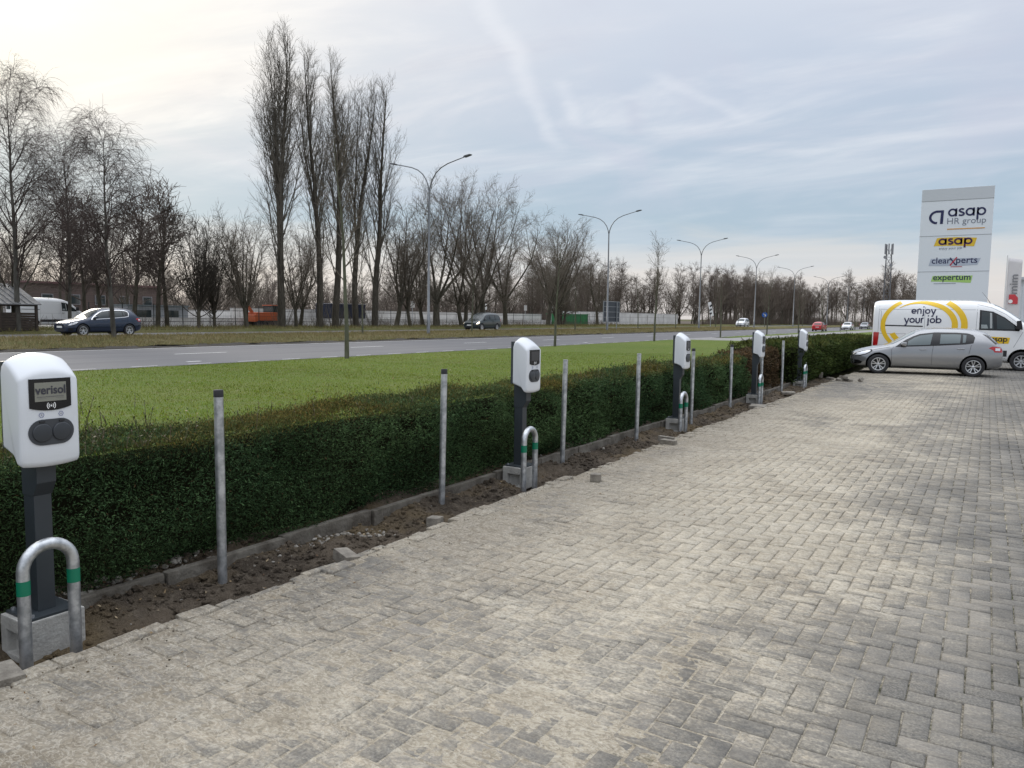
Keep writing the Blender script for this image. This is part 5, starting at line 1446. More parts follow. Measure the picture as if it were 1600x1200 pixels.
# ================================================================== TOTEM SIGN
def make_totem():
    root = empty('sign_totem', W(1.60, 42.0, 0)); 
    face = mat('sign_white', (0.70, 0.74, 0.78), .4)
    hw = 1.475; Hh = 8.0
    O = root.location
    mb = MB(); mb.box((0, .17, Hh / 2), (hw * 2, .34, Hh)); mb.build('panel', face, root, bevel=.012)
    mb = MB(); mb.box((0, -.004, 7.72), (hw * 2 - .01, .012, .54)); mb.build('top_panel', mat('sign_grey', (0.54, 0.57, 0.60), .35), root)
    for z in (7.44, 5.80, 4.12, 2.44): MB().box((0, -.003, z), (hw * 2 - .004, .008, .022)).build('panel_joint', mat('joint_grey', (0.30, 0.32, 0.34), .5), root)
    X = lambda lat: 1.60 - lat; y = -.006
    P = lambda u, v, d=.0: Vector((u, y - d, v))
    nv = mat('sign_navy', (0.012, 0.016, 0.075), .45); gry = mat('sign_grey_text', (0.17, 0.19, 0.24), .45); org = mat('sign_orange', (0.62, 0.30, 0.05), .45)
    yel = mat('sign_yellow', (0.70, 0.47, 0.03), .45); lil = mat('sign_lilac', (0.42, 0.47, 0.55), .45); grn = mat('sign_green', (0.36, 0.58, 0.16), .45); rd = mat('sign_red', (0.42, 0.03, 0.06), .45); pur = mat('sign_plum', (0.05, 0.01, 0.06), .45)
    T = lambda b, n, m, lat, z, w, h, bold=.02, d=.004, sh=0: text_mesh(b, n, m, root, (X(lat), y, z), (1, 0, 0), (0, 0, 1), width=w, bold=bold, depth=d, shear=sh)
    # emblem: rounded letter form with open foot
    x0, x1, z0, z1 = X(2.73), X(2.10), 6.36, 6.99
    pts = [(x0 + .36, z0 + .05), (x0 + .26, z0 + .055)] + [(x0 + .36 + .30 * math.cos(R(a)), (z0 + z1) / 2 - .0 + .27 * math.sin(R(a))) for a in range(240, 85, -12)] + [(x1 - .02, z1 - .05)]
    mb = strokes_mesh(MB(), pts, .105, lambda u, v: P(u, v, .004)); strokes_mesh(mb, [(x1 - .07, z1), (x1 - .09, z0)], .12, lambda u, v: P(u, v, .005)); mb.build('emblem', nv, root)
    stroke_text('asap', lambda u, v: P(u, v, .004), X(1.94), 1.53, 6.68, .215).build('lettering', nv, root)
    T('HR group', 'lettering', gry, 1.18, 6.335, 1.56, .30, -.004)
    MB().box((X(1.18), y - .002, 6.10), (1.52, .006, .045)).build('underline', org, root)
    def patch(poly, m, nm='colour_patch'):
        mb = MB(); mb.add([P(u, v, .002) for u, v in poly], [tuple(range(len(poly)))]); return mb.build(nm, m, root)
    patch([(X(2.45), 5.33), (X(2.33), 5.70), (X(1.55), 5.72), (X(.70), 5.66), (X(.80), 5.27), (X(1.6), 5.32)], yel)
    stroke_text('asap', lambda u, v: P(u, v, .006), X(2.26), 1.38, 5.375, .24, .88).build('lettering', pur, root)
    T('enjoy your job', 'small_print', gry, 1.75, 5.16, .95, .11, .0)
    patch([(X(2.62), 4.40), (X(2.54), 4.73), (X(1.6), 4.74), (X(.5), 4.72), (X(.62), 4.41), (X(1.5), 4.38)], lil)
    T('clear', 'lettering', nv, 2.11, 4.505, .79, .235, .012); T('perts', 'lettering', nv, 1.06, 4.505, .86, .235, .012)
    mb = MB(); strokes_mesh(mb, [(X(1.73), 4.40), (X(1.46), 4.78)], .06, lambda u, v: P(u, v, .005)); mb.build('crossed_stroke', rd, root)
    mb = MB(); strokes_mesh(mb, [(X(1.74), 4.76), (X(1.50), 4.42)], .06, lambda u, v: P(u, v, .0045)); mb.build('crossed_stroke', nv, root)
    MB().box((X(1.46), y - .002, 4.34), (.46, .004, .03)).build('small_print', rd, root)
    patch([(X(2.48), 3.66), (X(2.42), 3.92), (X(1.6), 3.93), (X(.78), 3.92), (X(.84), 3.58), (X(1.5), 3.62)], grn)
    T('expertum', 'lettering', nv, 1.62, 3.72, 1.54, .235, .014)
    MB().box((X(1.90), y - .002, 3.555), (.92, .004, .022)).build('small_print', gry, root)
    tag(root, 'tall white totem sign with four company logos, rising behind the white van', 'sign')
make_totem()

# flag on a pole
def make_flag():
    root = empty('banner_flag', W(-.62, 48.0, 0))
    MB().tube([(0, 0, 0), (0, 0, 3), (0, 0, 5.25)], [.045, .04, .03], 10).build('pole', mat('white_pole', (.7, .7, .7), .4), root)
    fm = mat('flag_cloth', (0.62, 0.60, 0.60), .8)
    mb = MB(); nx, nz = 8, 16; vs = []
    for j in range(nz + 1):
        for i in range(nx + 1):
            u, v = i / nx, j / nz
            vs.append((.05 + u * .62, .05 * math.sin(u * 4 + v * 2.5) * u, 5.12 - v * 3.35 - u * .16 * (1 - v) + .05 * u))
    fs = [(j * (nx + 1) + i, j * (nx + 1) + i + 1, (j + 1) * (nx + 1) + i + 1, (j + 1) * (nx + 1) + i) for j in range(nz) for i in range(nx)]
    mb.add(vs, fs, 0, True); f = mb.build('cloth', fm, root)
    md = f.modifiers.new('t', 'SOLIDIFY'); md.thickness = .004
    text_mesh('mim', 'lettering', mat('flag_grey', (.20, .20, .21), .7), f, (.52, -.055, 3.75), (0, 0, 1), (-1, 0, 0), width=1.0, height=.34, bold=.015, depth=.01)
    mb = MB(); mb.add([(.18, -.07, 2.75), (.58, -.07, 2.72), (.58, -.07, 3.05), (.44, -.07, 3.22), (.18, -.07, 3.22)], [(0, 1, 2, 3, 4)]); mb.build('emblem', mat('flag_red', (.55, .05, .06), .7), f)
    mb = MB(); mb.add([(.26 + .10 * math.cos(R(a)), -.08, 2.86 + .10 * math.sin(R(a))) for a in range(0, 360, 30)], [tuple(range(12))]); mb.build('emblem', white_paint, f)
    tag(root, 'pale upright banner flag with red emblem on a white pole, right of the totem sign', 'flag')
make_flag()

# white corrugated hall behind the van
def make_hall():
    root = empty('warehouse', W(-14, 64, 0)); cm = mat('white_cladding', (0.60, 0.63, 0.66), .5, noise_amt=.12, noise_scale=.5)
    mb = MB(); x = -12.6; prof = []
    while x < 22:
        prof += [(x, 0), (x + .18, 0), (x + .22, -.05), (x + .34, -.05)]; x += .38
    vs = [(u, v - 8, 0) for u, v in prof] + [(u, v - 8, 4.35) for u, v in prof]; n = len(prof)
    mb.add(vs, [(i, i + 1, n + i + 1, n + i) for i in range(n - 1)]); mb.build('wall', cm, root)
    mb = MB(); mb.box((4.7, 0, 2.17), (34.4, 15.9, 4.34)); mb.build('side_wall', cm, root)
    mb = MB(); mb.box((4.7, 0, 4.43), (34.9, 16.5, .16)); mb.build('roof', mat('roof_trim', (0.45, 0.47, 0.5), .5), root)
    tag(root, 'low white warehouse with corrugated cladding behind the van and the flag', 'building')
make_hall()

# lattice telecom mast
def make_mast():
    root = empty('telecom_mast', W(22.4, 216, .3)); mm = mat('mast_grey', (0.16, 0.16, 0.17), .6, .3)
    H_ = 20.8; mb = MB(); br = MB()
    w = lambda z: .85 - .30 * z / H_
    cor = [(-1, -1), (1, -1), (1, 1), (-1, 1)]
    for cx, cy in cor: mb.bar((cx * w(0) / 1.0, cy * w(0), -.3), (cx * w(H_), cy * w(H_), H_), .12, .12)
    mb.build('leg', mm, root)
    z = 0
    while z < H_ - 2.2:
        for i in range(4):
            a, b = cor[i], cor[(i + 1) % 4]; z2 = min(H_, z + 2.2)
            br.bar((a[0] * w(z), a[1] * w(z), z), (b[0] * w(z2), b[1] * w(z2), z2), .06, .06); br.bar((b[0] * w(z), b[1] * w(z), z), (a[0] * w(z2), a[1] * w(z2), z2), .06, .06); br.bar((a[0] * w(z), a[1] * w(z), z), (b[0] * w(z), b[1] * w(z), z), .06, .06)
        z += 2.2
    br.build('bracing', mm, root)
    for (dx, dy) in ((-.85, -.65), (0, -.95), (.85, -.65), (.75, .75), (-.75, .75)):
        MB().box((dx, dy, H_ - 1.2), (.30, .2, 2.6)).build('antenna_panel', mat('antenna_grey', (.25, .25, .27), .5), root, bevel=.05)
    for (dx, z) in ((-.7, 17.5), (.7, 15.5)):
        MB().tube([(dx, -1.2, z), (dx, -1.5, z)], .4, 14).build('dish', mat('antenna_grey', (.25, .25, .27), .5), root)
    tag(root, 'dark lattice telecom mast rising above the far wood left of the totem sign', 'mast')
make_mast()

# back of a big direction sign on two posts
def make_roadsign():
    root = empty('road_sign', W(36.8, 81, .38)); bk = mat('sign_back', (0.022, 0.030, 0.042), .5); fr = mat('sign_frame', (.28, .30, .31), .5, .4)
    mb = MB(); mb.box((0, 0, 2.02), (.05, 4.3, 2.35)); mb.build('panel', bk, root)
    mb = MB()
    for z in (.86, 3.18): mb.box((.0, 0, z), (.09, 4.4, .06))
    for y in (-2.17, 2.17): mb.box((0, y, 2.02), (.09, .06, 2.26))
    for z in (1.4, 2.0, 2.6): mb.box((.045, 0, z), (.03, 4.2, .05))
    mb.build('frame', fr, root)
    for y in (-1.3, 1.3): MB().tube([(.10, y, -.4), (.10, y, 3.1)], .055, 10).build('post', fr, root)
    tag(root, 'dark back of a large framed road sign on two posts beside the second street lamp', 'road sign')
    r2 = empty('road_sign', W(36.6, 151, .38)); bl = mat('sign_blue', (0.01, 0.10, 0.42), .4)
    MB().tube([(0, 0, -.3), (0, 0, 3.0)], .045, 10).build('post', fr, r2)
    mb = MB(); mb.tube([(0, -.07, 2.3), (0, -.10, 2.3)], .50, 28, smooth=False); mb.build('disc', bl, r2)
    mb = MB(); strokes_mesh(mb, [(-.22, 2.54), (.18, 2.12)], .10, lambda u, v: Vector((u, -.108, v))); strokes_mesh(mb, [(.19, 2.40), (.19, 2.10), (-.1, 2.10)], .10, lambda u, v: Vector((u, -.11, v))); mb.build('arrow', white_paint, r2)
    tag(r2, 'round blue arrow sign on a post in the median beyond the fourth lamp', 'road sign')
    r3 = empty('chevron_post', W(36.8, 118, .38))
    MB().tube([(0, 0, -.3), (0, 0, 2.2)], .05, 8).build('post', fr, r3)
    mb = MB(); mb.box((0, -.06, 2.9), (.5, .04, 2.2), M=Matrix.Rotation(R(-14), 3, 'Y')); mb.build('panel', white_paint, r3)
    mb = MB()
    for z in (2.2, 2.8, 3.4): mb.box((.0, -.085, z), (.42, .02, .25), M=Matrix.Rotation(R(-40), 3, 'Y'))
    mb.build('stripe', ink, r3)
    tag(r3, 'leaning white and black striped marker on a short post left of the small white car', 'road sign')
make_roadsign()

# ================================================================== FAR SIDE: yard, shelter, walls, fence
def make_shelter():
    root = empty('shelter', W(50.5, 20.9, .45)); wd = mat('dark_timber', (0.05, 0.036, 0.026), .85, noise_amt=.4, noise_scale=5)
    rf = mat('sheet_roof', (0.22, 0.22, 0.22), .5, .3, noise_amt=.4, noise_scale=3)
    # ridge runs away from the road (x), gables face the road
    hl, hw, eave, ridge = 3.0, 2.7, 1.55, 2.75     # y half-length along the road, x half-depth
    mb = MB()
    for s in (-1, 1):
        a, b = Vector((s * hw * 1.06, 0, eave)), Vector((0, 0, ridge))
        for (p, q) in (((-1), (1)),):
            vs = [(s * hw * 1.08, -hl - .2, eave), (s * hw * 1.08, hl + .2, eave), (0, hl + .2, ridge), (0, -hl - .2, ridge)]
            up = [(x, y, z + .05) for x, y, z in vs]
            mb.add(vs + up, [(0, 1, 2, 3), (4, 5, 6, 7), (0, 1, 5, 4), (1, 2, 6, 5), (2, 3, 7, 6), (3, 0, 4, 7)])
            y = -hl
            while y < hl + .1:
                mb.bar((s * hw * 1.08, y, eave + .065), (0, y, ridge + .065), .05, .05); y += .36
    mb.build('roof', rf, root)
    for x in (-hw, 0, hw):
        for y in (-hl, -hl / 3, hl / 3, hl):
            MB().box((x, y, (ridge if x == 0 else eave) / 2), (.13, .13, ridge if x == 0 else eave)).build('post', wd, root)
    mb = MB()
    for s in (-1, 1):
        mb.bar((-hw, s * hl, eave), (hw, s * hl, eave), .12, .14); mb.bar((s * hw, -hl, eave - .02), (s * hw, hl, eave - .02), .12, .14)
        for t in (-1, 1): mb.bar((t * hw, s * hl, eave), (0, s * hl, ridge - .06), .1, .12)
    mb.build('frame', wd, root)
    mb = MB(); z = .12
    while z < 1.15:
        mb.box((hw - .02, 0, z), (.03, 2 * hl, .13)); mb.box((0, hl - .02, z), (2 * hw - .1, .03, .13)); z += .15
    mb.build('boarding', wd, root)
    tag(root, 'low open timber shelter with ribbed sheet roof at the left edge of the view', 'shelter')
make_shelter()

def make_brick():
    s = Shader('dull_brick'); tx = s.nt.nodes.new('ShaderNodeTexBrick'); mp = s.nt.nodes.new('ShaderNodeMapping'); mp.inputs[2].default_value = (R(90), 0, R(90))
    s.L(s.obj, mp.inputs[0]); s.L(mp.outputs[0], tx.inputs[0]); tx.inputs['Scale'].default_value = 2.2
    tx.inputs['Color1'].default_value = (.11, .08, .07, 1); tx.inputs['Color2'].default_value = (.095, .072, .065, 1); tx.inputs['Mortar'].default_value = (.13, .11, .10, 1)
    m = s.finish(tx.outputs[0], .9)
    root = empty('brick_building', W(82, 45, .38)); 
    MB().box((0, 0, 1.95), (9, 14, 3.9)).build('wall', m, root)
    MB().box((0, 0, 3.99), (9.5, 14.5, .18)).build('roof', mat('flat_roof', (.12, .06, .06), .8), root)
    for y in (-5.2, -2.6, 0, 2.6, 5.2):
        f = MB().box((4.53, y, 2.4), (.09, 1.1, 1.0)).build('window', mat('window_frame_grey', (.22, .22, .23), .5), root)
        MB().box((4.575, y, 2.4), (.03, .96, .86)).build('pane', glass_dark, f)
    tag(root, 'low dull red brick building behind the bare birches, right of the parked white van', 'building')
make_brick()

def make_walls():
    s = Shader('white_block_wall'); tx = s.nt.nodes.new('ShaderNodeTexBrick'); mp = s.nt.nodes.new('ShaderNodeMapping'); mp.inputs[2].default_value = (R(90), 0, R(90))
    s.L(s.obj, mp.inputs[0]); s.L(mp.outputs[0], tx.inputs[0]); tx.inputs['Scale'].default_value = .5; tx.inputs['Mortar Size'].default_value = .012
    tx.inputs['Color1'].default_value = (.62, .61, .59, 1); tx.inputs['Color2'].default_value = (.52, .515, .50, 1); tx.inputs['Mortar'].default_value = (.16, .155, .15, 1)
    m = s.finish(s.mix(s.ramp(s.noise(.7, 6), [(.4, 0.), (.75, .6)]), tx.outputs[0], (.36, .35, .33)), .9)
    def wall(lat, a0, a1, h, label, th=.4):
        root = empty('concrete_wall', W(lat, (a0 + a1) / 2, .38))
        MB().box((0, 0, h / 2), (th, a1 - a0, h)).build('wall_panel', m, root)
        MB().box((0, 0, h + .03), (th + .08, a1 - a0 + .05, .06)).build('coping', mat('coping_grey', (.42, .41, .40), .9), root)
        y = -(a1 - a0) / 2 + 1
        while y < (a1 - a0) / 2:
            MB().box((th / 2 + .1, y, h * .45), (.2, .3, h * .9)).build('buttress', m, root); y += 9.5
        return tag(root, label, 'wall')
    wall(60.5, 34, 128, .78, 'long low white block wall just behind the mesh fence, in front of the yard')
    wall(66, 52, 116, 1.75, 'taller pale stacked-block wall in the yard behind the green container')
    wall(63, 118, 176, 2.35, 'high white yard wall ending beside the third street lamp')
    wall(82, 30, 74, 1.55, 'pale block wall at the back of the yard behind the two round bushes')
make_walls()

def make_fence():
    root = empty('mesh_fence', W(56.6, 84, .4)); fm = mat('fence_green', (0.03, 0.035, 0.033), .6)
    a0, a1 = -52, 36
    y = a0
    while y <= a1:
        MB().tube([(0, y, -.1), (0, y, 1.95)], .035, 6).build('post', fm, root); y += 2.6
    mb = MB()
    for z in (.08, .5, 1.0, 1.5, 1.9): mb.bar((0, a0, z), (0, a1, z), .018, .018)
    y = a0
    while y < a1: mb.bar((0, y, .05), (0, y, 1.92), .005, .005); y += .25
    mb.build('mesh', fm, root)
    tag(root, 'dark wire mesh fence along the far verge between the trees and the yard', 'fence')
make_fence()

def make_yard_things():
    # skip container
    root = empty('container', W(60.0, 114.6, .40)); gm = mat('container_green', (0.02, 0.19, 0.055), .5, noise_amt=.3, noise_scale=3)
    mb = MB(); prof = []; y = -5.0
    while y < 5.0: prof += [(y, 0), (y + .22, 0), (y + .28, .06), (y + .5, .06)]; y += .56
    n = len(prof); vs = [(1.2 + d, u, .15) for u, d in prof] + [(1.2 + d, u, 1.78) for u, d in prof]
    mb.add(vs, [(i, i + 1, n + i + 1, n + i) for i in range(n - 1)])
    mb.box((0, 0, .95), (2.38, 10.0, 1.6)); mb.box((0, 0, .08), (2.4, 10.2, .12)); mb.build('body', gm, root)
    mb = MB(); mb.box((1.24, 0, 1.80), (.12, 10.3, .12)); mb.box((-1.24, 0, 1.80), (.12, 10.3, .12)); mb.build('rim', gm, root)
    for yy in (-4.9, 4.9): MB().box((1.26, yy, .95), (.12, .16, 1.7)).build('corner_post', gm, root)
    tag(root, 'green waste container in the yard behind a thick bare tree trunk', 'container')
    # orange sweeper / digger
    root = empty('digger', W(59.5, 50.6, .40)); root.scale = (.85, .85, .85); om = mat('orange_paint', (0.42, 0.085, 0.02), .4, coat=.3)
    mb = MB(); mb.box((0, -.2, .98), (1.9, 3.6, .85)); mb.box((0, -.2, 1.5), (1.8, 3.0, .28)); mb.build('body', om, root, bevel=.12)
    MB().box((0, 1.2, 1.75), (1.5, 1.3, 1.25)).build('cab', glass_dark, root, bevel=.1)
    MB().box((0, 1.2, 2.42), (1.6, 1.45, .1)).build('cab_roof', om, root, bevel=.03)
    for s in (-1, 1): 
        mb = MB(); pr = arc(-1.5, .36, .34, 90, 270, 8) + arc(1.4, .36, .34, -90, 90, 8)
        mb.prism(pr, s * .85 - .22, s * .85 + .22, lambda u, v, w: (w, u, v)); mb.build('track', under, root)
    MB().bar((0, -1.6, 1.6), (0, -2.6, 2.7), .25, .3).build('boom', om, root)
    tag(root, 'orange digger parked behind the fence at the foot of the tallest poplar', 'digger')
    # blue curtain trailer
    root = empty('lorry_trailer', W(62, 63.6, .40)); bm_ = mat('tarpaulin_blue', (0.006, 0.010, 0.035), .6, noise_amt=.3, noise_scale=2)
    MB().box((0, 0, 1.62), (2.4, 5.4, 1.6)).build('curtain', bm_, root, bevel=.05)
    MB().box((0, 0, .68), (2.3, 5.5, .16)).build('chassis', under, root)
    MB().box((0, 0, 2.45), (2.44, 5.5, .07)).build('roof_edge', mat('trailer_grey', (.3, .3, .32), .5), root)
    for yy in (-1.9, -.9, 1.9):
        for s in (-1, 1): make_wheel(root, s * 1.0, yy, .42, .3, galv, spokes=6, twin=False).rotation_euler = (0, 0, 0)
    tag(root, 'dark blue tarpaulin lorry trailer standing behind the poplar trunks', 'trailer')
    # site cabin with window
    root = empty('site_cabin', W(61.5, 40.2, .40))
    MB().box((0, 0, .95), (2.2, 5.6, 1.6)).build('wall', mat('cabin_grey', (.32, .34, .36), .6, noise_amt=.2), root, bevel=.03)
    MB().box((0, 0, 1.81), (2.4, 5.8, .1)).build('roof', mat('cabin_roof', (.16, .19, .20), .6), root)
    for yy in (-1.4, 1.2): MB().box((1.11, yy, 1.1), (.03, 1.3, .65)).build('window', glass_dark, root)
    tag(root, 'low grey site cabin behind the two round bushy trees', 'cabin')
    # small signs on posts in the yard
    for i, (l, a, lb) in enumerate(((59, 57.5, 'small white board on a post between the first poplars'), (59, 72.5, 'small white board on a post right of the nearest street lamp'), (59, 99, 'small white board on a post above the yard wall, left of the leaning trunk'), (59.2, 88.5, 'small white board on a post behind the dark green people carrier'), (59.5, 108, 'small white board on a post left of the green container'))):
        root = empty('notice_board', W(l, a, .4))
        MB().tube([(0, 0, -.1), (0, 0, 2.9)], .04, 8).build('post', galv, root); MB().box((.05, 0, 2.6), (.03, .75, .8)).build('board', white_paint, root)
        tag(root, lb, 'notice board', 'small white boards in the yard')
make_yard_things()
# ================================================================== TREES (bare winter crowns, every twig a tapered tube)
class Tree:
    def __init__(s, seed): s.r = random.Random(seed); s.P = {0: [], 1: []}    # 0 trunk, 1 crown: (p0, p1, r0, r1)
    def limb(s, p, d, L, r, segs, wander, trop, part, rend=None, tropend=None):
        """grow one axis; returns list of (point, dir, radius, t)"""
        out = []; p = Vector(p); d = Vector(d).normalized(); st = L / segs; g = s.r.gauss
        rend = r * .35 if rend is None else rend; tropend = trop if tropend is None else tropend
        for i in range(segs):
            t0, t1 = i / segs, (i + 1) / segs
            d = d + Vector((g(0, wander), g(0, wander), g(0, wander))) + Vector((0, 0, trop * (1 - t0) + tropend * t0)); d.normalize()
            q = p + d * st
            r0 = r + (rend - r) * t0; r1 = r + (rend - r) * t1
            s.P[part].append((p.copy(), q.copy(), r0, r1)); p = q
            out.append((p.copy(), d.copy(), r1, t1))
        return out
    def side(s, d, ang, az=None):
        """direction leaving axis d at angle ang, azimuth az about it"""
        d = d.normalized(); ref = Vector((0, 0, 1)) if abs(d.z) < .9 else Vector((1, 0, 0))
        x = d.cross(ref).normalized(); y = d.cross(x); az = s.r.uniform(0, 6.283) if az is None else az
        return d * math.cos(ang) + (x * math.cos(az) + y * math.sin(az)) * math.sin(ang)
    def twigs(s, axis, n, L, r, ang, segs=3, wander=.12, trop=0.0, t0=.2, sub=0, subL=.4, tropend=None, taper=True):
        for k in range(n):
            i = min(len(axis) - 1, int((t0 + (1 - t0) * (k + s.r.random()) / n) * len(axis)))
            p, d, rr, t = axis[i]
            l = L * s.r.uniform(.6, 1.25) * ((1.15 - .6 * t) if taper else 1)
            a = s.limb(p, s.side(d, ang * s.r.uniform(.7, 1.3)), l, min(r, rr * .8), segs, wander, trop, 1, r * .45, tropend)
            if sub: s.twigs(a, sub, l * subL, r * .62, ang, 2, wander, trop, .15, 0, tropend=tropend)
    def mesh_np(s, part, n_big=6):
        segs = s.P[part]
        A = np.array([q[0] for q in segs]); B = np.array([q[1] for q in segs]); r0 = np.array([q[2] for q in segs]); r1 = np.array([q[3] for q in segs])
        n = n_big
        D = B - A; ln = np.linalg.norm(D, axis=1)[:, None] + 1e-9; D /= ln
        B = B + D * (r1[:, None] * .3)
        ref = np.where(np.abs(D[:, 2:3]) < .9, np.array([[0, 0, 1.0]]), np.array([[1.0, 0, 0]]))
        X = np.cross(D, ref); X /= np.linalg.norm(X, axis=1)[:, None]; Y = np.cross(D, X)
        V = np.zeros((len(A), 2 * n, 3)); 
        for k in range(n):
            a = 2 * math.pi * k / n; o = X * math.cos(a) + Y * math.sin(a)
            V[:, k] = A + o * r0[:, None]; V[:, n + k] = B + o * r1[:, None]
        q = np.array([(k, (k + 1) % n, n + (k + 1) % n, n + k) for k in range(n)])
        F = (np.arange(len(A))[:, None, None] * 2 * n + q[None]).reshape(-1, 4)
        return V.reshape(-1, 3), F
    def build(s, name, bark, twig, name_crown='crown'):
        root = empty(name)
        V, F = s.mesh_np(0, 8); np_mesh('trunk', V, F, bark, root, smooth=True)
        V, F = s.mesh_np(1, 3); np_mesh(name_crown, V, F, twig, root, smooth=True)
        return root

def bark(name, a, b, sc=6):
    return mat(name, a, .95, spec=.15, color2=b, noise_scale=sc, bump=.6, bump_scale=18, stretch=(1, 1, .3))
POP_B = bark('poplar_bark', (0.085, 0.075, 0.06), (0.045, 0.04, 0.032)); POP_T = mat('poplar_twig', (0.125, 0.112, 0.092), .9, spec=.1)
OAK_B = bark('grey_bark', (0.10, 0.09, 0.07), (0.05, 0.045, 0.034)); OAK_T = mat('grey_twig', (0.135, 0.115, 0.092), .9, spec=.1)
BIR_B = bark('birch_bark', (0.115, 0.11, 0.095), (0.05, 0.045, 0.038), 3); BIR_T = mat('birch_twig', (0.072, 0.056, 0.05), .9, spec=.1)
LIC_B = bark('lichen_bark', (0.13, 0.135, 0.095), (0.08, 0.08, 0.055), 8)
WOOD_T = mat('wood_twig', (0.130, 0.106, 0.088), .95, spec=.1); RED_T = mat('alder_twig', (0.130, 0.106, 0.092), .95, spec=.1)
BUSH_T = mat('bush_twig', (0.06, 0.052, 0.042), .95, spec=.1)
UP = Vector((0, 0, 1))

def poplar(seed, H=25.0, leaders=1, wide=1.0, low=2.0):
    T = Tree(seed); r = T.r
    axes = []
    main = T.limb((0, 0, -.4), UP, H + .4, .36, 26, .018, .03, 0, .02)
    axes.append((main, H))
    for k in range(leaders):
        i = r.randint(4, 8); p, d, rr, t = main[i]; l = (H - p.z) * r.uniform(.78, .95)
        a = T.limb(p, T.side(UP, R(r.uniform(14, 20))), l, rr * .62, 16, .03, .10, 0, .02); axes.append((a, l))
    for ax, l0 in axes:
        n = int(34 * l0 / 25)
        for k in range(n):
            f = .10 + .86 * (k + r.random()) / n
            i = min(len(ax) - 1, int(f * len(ax))); p, d, rr, t = ax[i]
            if p.z < low: continue
            l = (H - p.z) * r.uniform(.28, .46) + 1.3
            l = min(l, 7.5 * wide)
            b = T.limb(p, T.side(UP, R(r.uniform(17, 31)) * wide), l, min(.075, rr * .5), 8, .045, .22, 1, .012, .12)
            m = int(5 + l * 1.7)
            for j in range(m):
                q, dd, r2, tt = b[min(7, int((.12 + .86 * (j + r.random()) / m) * 8))]
                l2 = l * r.uniform(.16, .34) * (1.2 - .5 * tt) + .4
                c = T.limb(q, T.side(dd, R(r.uniform(22, 42))), l2, min(.022, r2 * .7), 4, .08, .10, 1, .007)
                for e in range(int(3 + l2 * 2.6)):
                    q3, d3, r3, t3 = c[min(3, int((.1 + .9 * r.random()) * 4))]
                    T.limb(q3, T.side(d3, R(r.uniform(22, 48))), r.uniform(.35, .95), .0075, 2, .1, .08, 1, .0045)
    # suckers at the foot
    for k in range(26):
        a = r.uniform(0, 6.28); T.limb((.4 * math.cos(a), .4 * math.sin(a), -.1), Vector((math.cos(a) * .35, math.sin(a) * .35, 1)), r.uniform(1.2, 4.2), .018, 4, .06, .05, 1, .006)
    return T.build('poplar_tree', POP_B, POP_T)

def birch(seed, H=13.0, spread=1.0, weep=1.0, trunk_r=.15, bark_=None):
    T = Tree(seed); r = T.r
    main = T.limb((0, 0, -.4), UP, H + .4, trunk_r, 22, .014, .06, 0, .012)
    n = 42
    for k in range(n):
        f = .20 + .78 * (k + r.random()) / n
        p, d, rr, t = main[min(21, int(f * 22))]
        l = (1.0 - .62 * f) * H * .36 * r.uniform(.7, 1.15) * spread
        b = T.limb(p, T.side(UP, R(r.uniform(32, 55))), l, min(.055, rr * .5), 8, .06, .06, 1, .011, -.10 * weep)
        m = int(7 + l * 2.8)
        for j in range(m):
            q, dd, r2, tt = b[min(7, int((.15 + .85 * (j + r.random()) / m) * 8))]
            l2 = r.uniform(.5, 1.4) * (1.1 - .3 * tt) * spread
            c = T.limb(q, T.side(dd, R(r.uniform(30, 60))), l2, min(.014, r2 * .7), 4, .10, -.02, 1, .0065, -.35 * weep)
            for e in range(int(4 + l2 * 4)):
                q3, d3, r3, t3 = c[min(3, int((.15 + .85 * r.random()) * 4))]
                T.limb(q3, T.side(d3, R(40)), r.uniform(.5, 1.3), .0055, 3, .06, -.35 * weep, 1, .0038, -.6 * weep)
    return T.build('birch_tree', bark_ or BIR_B, BIR_T)

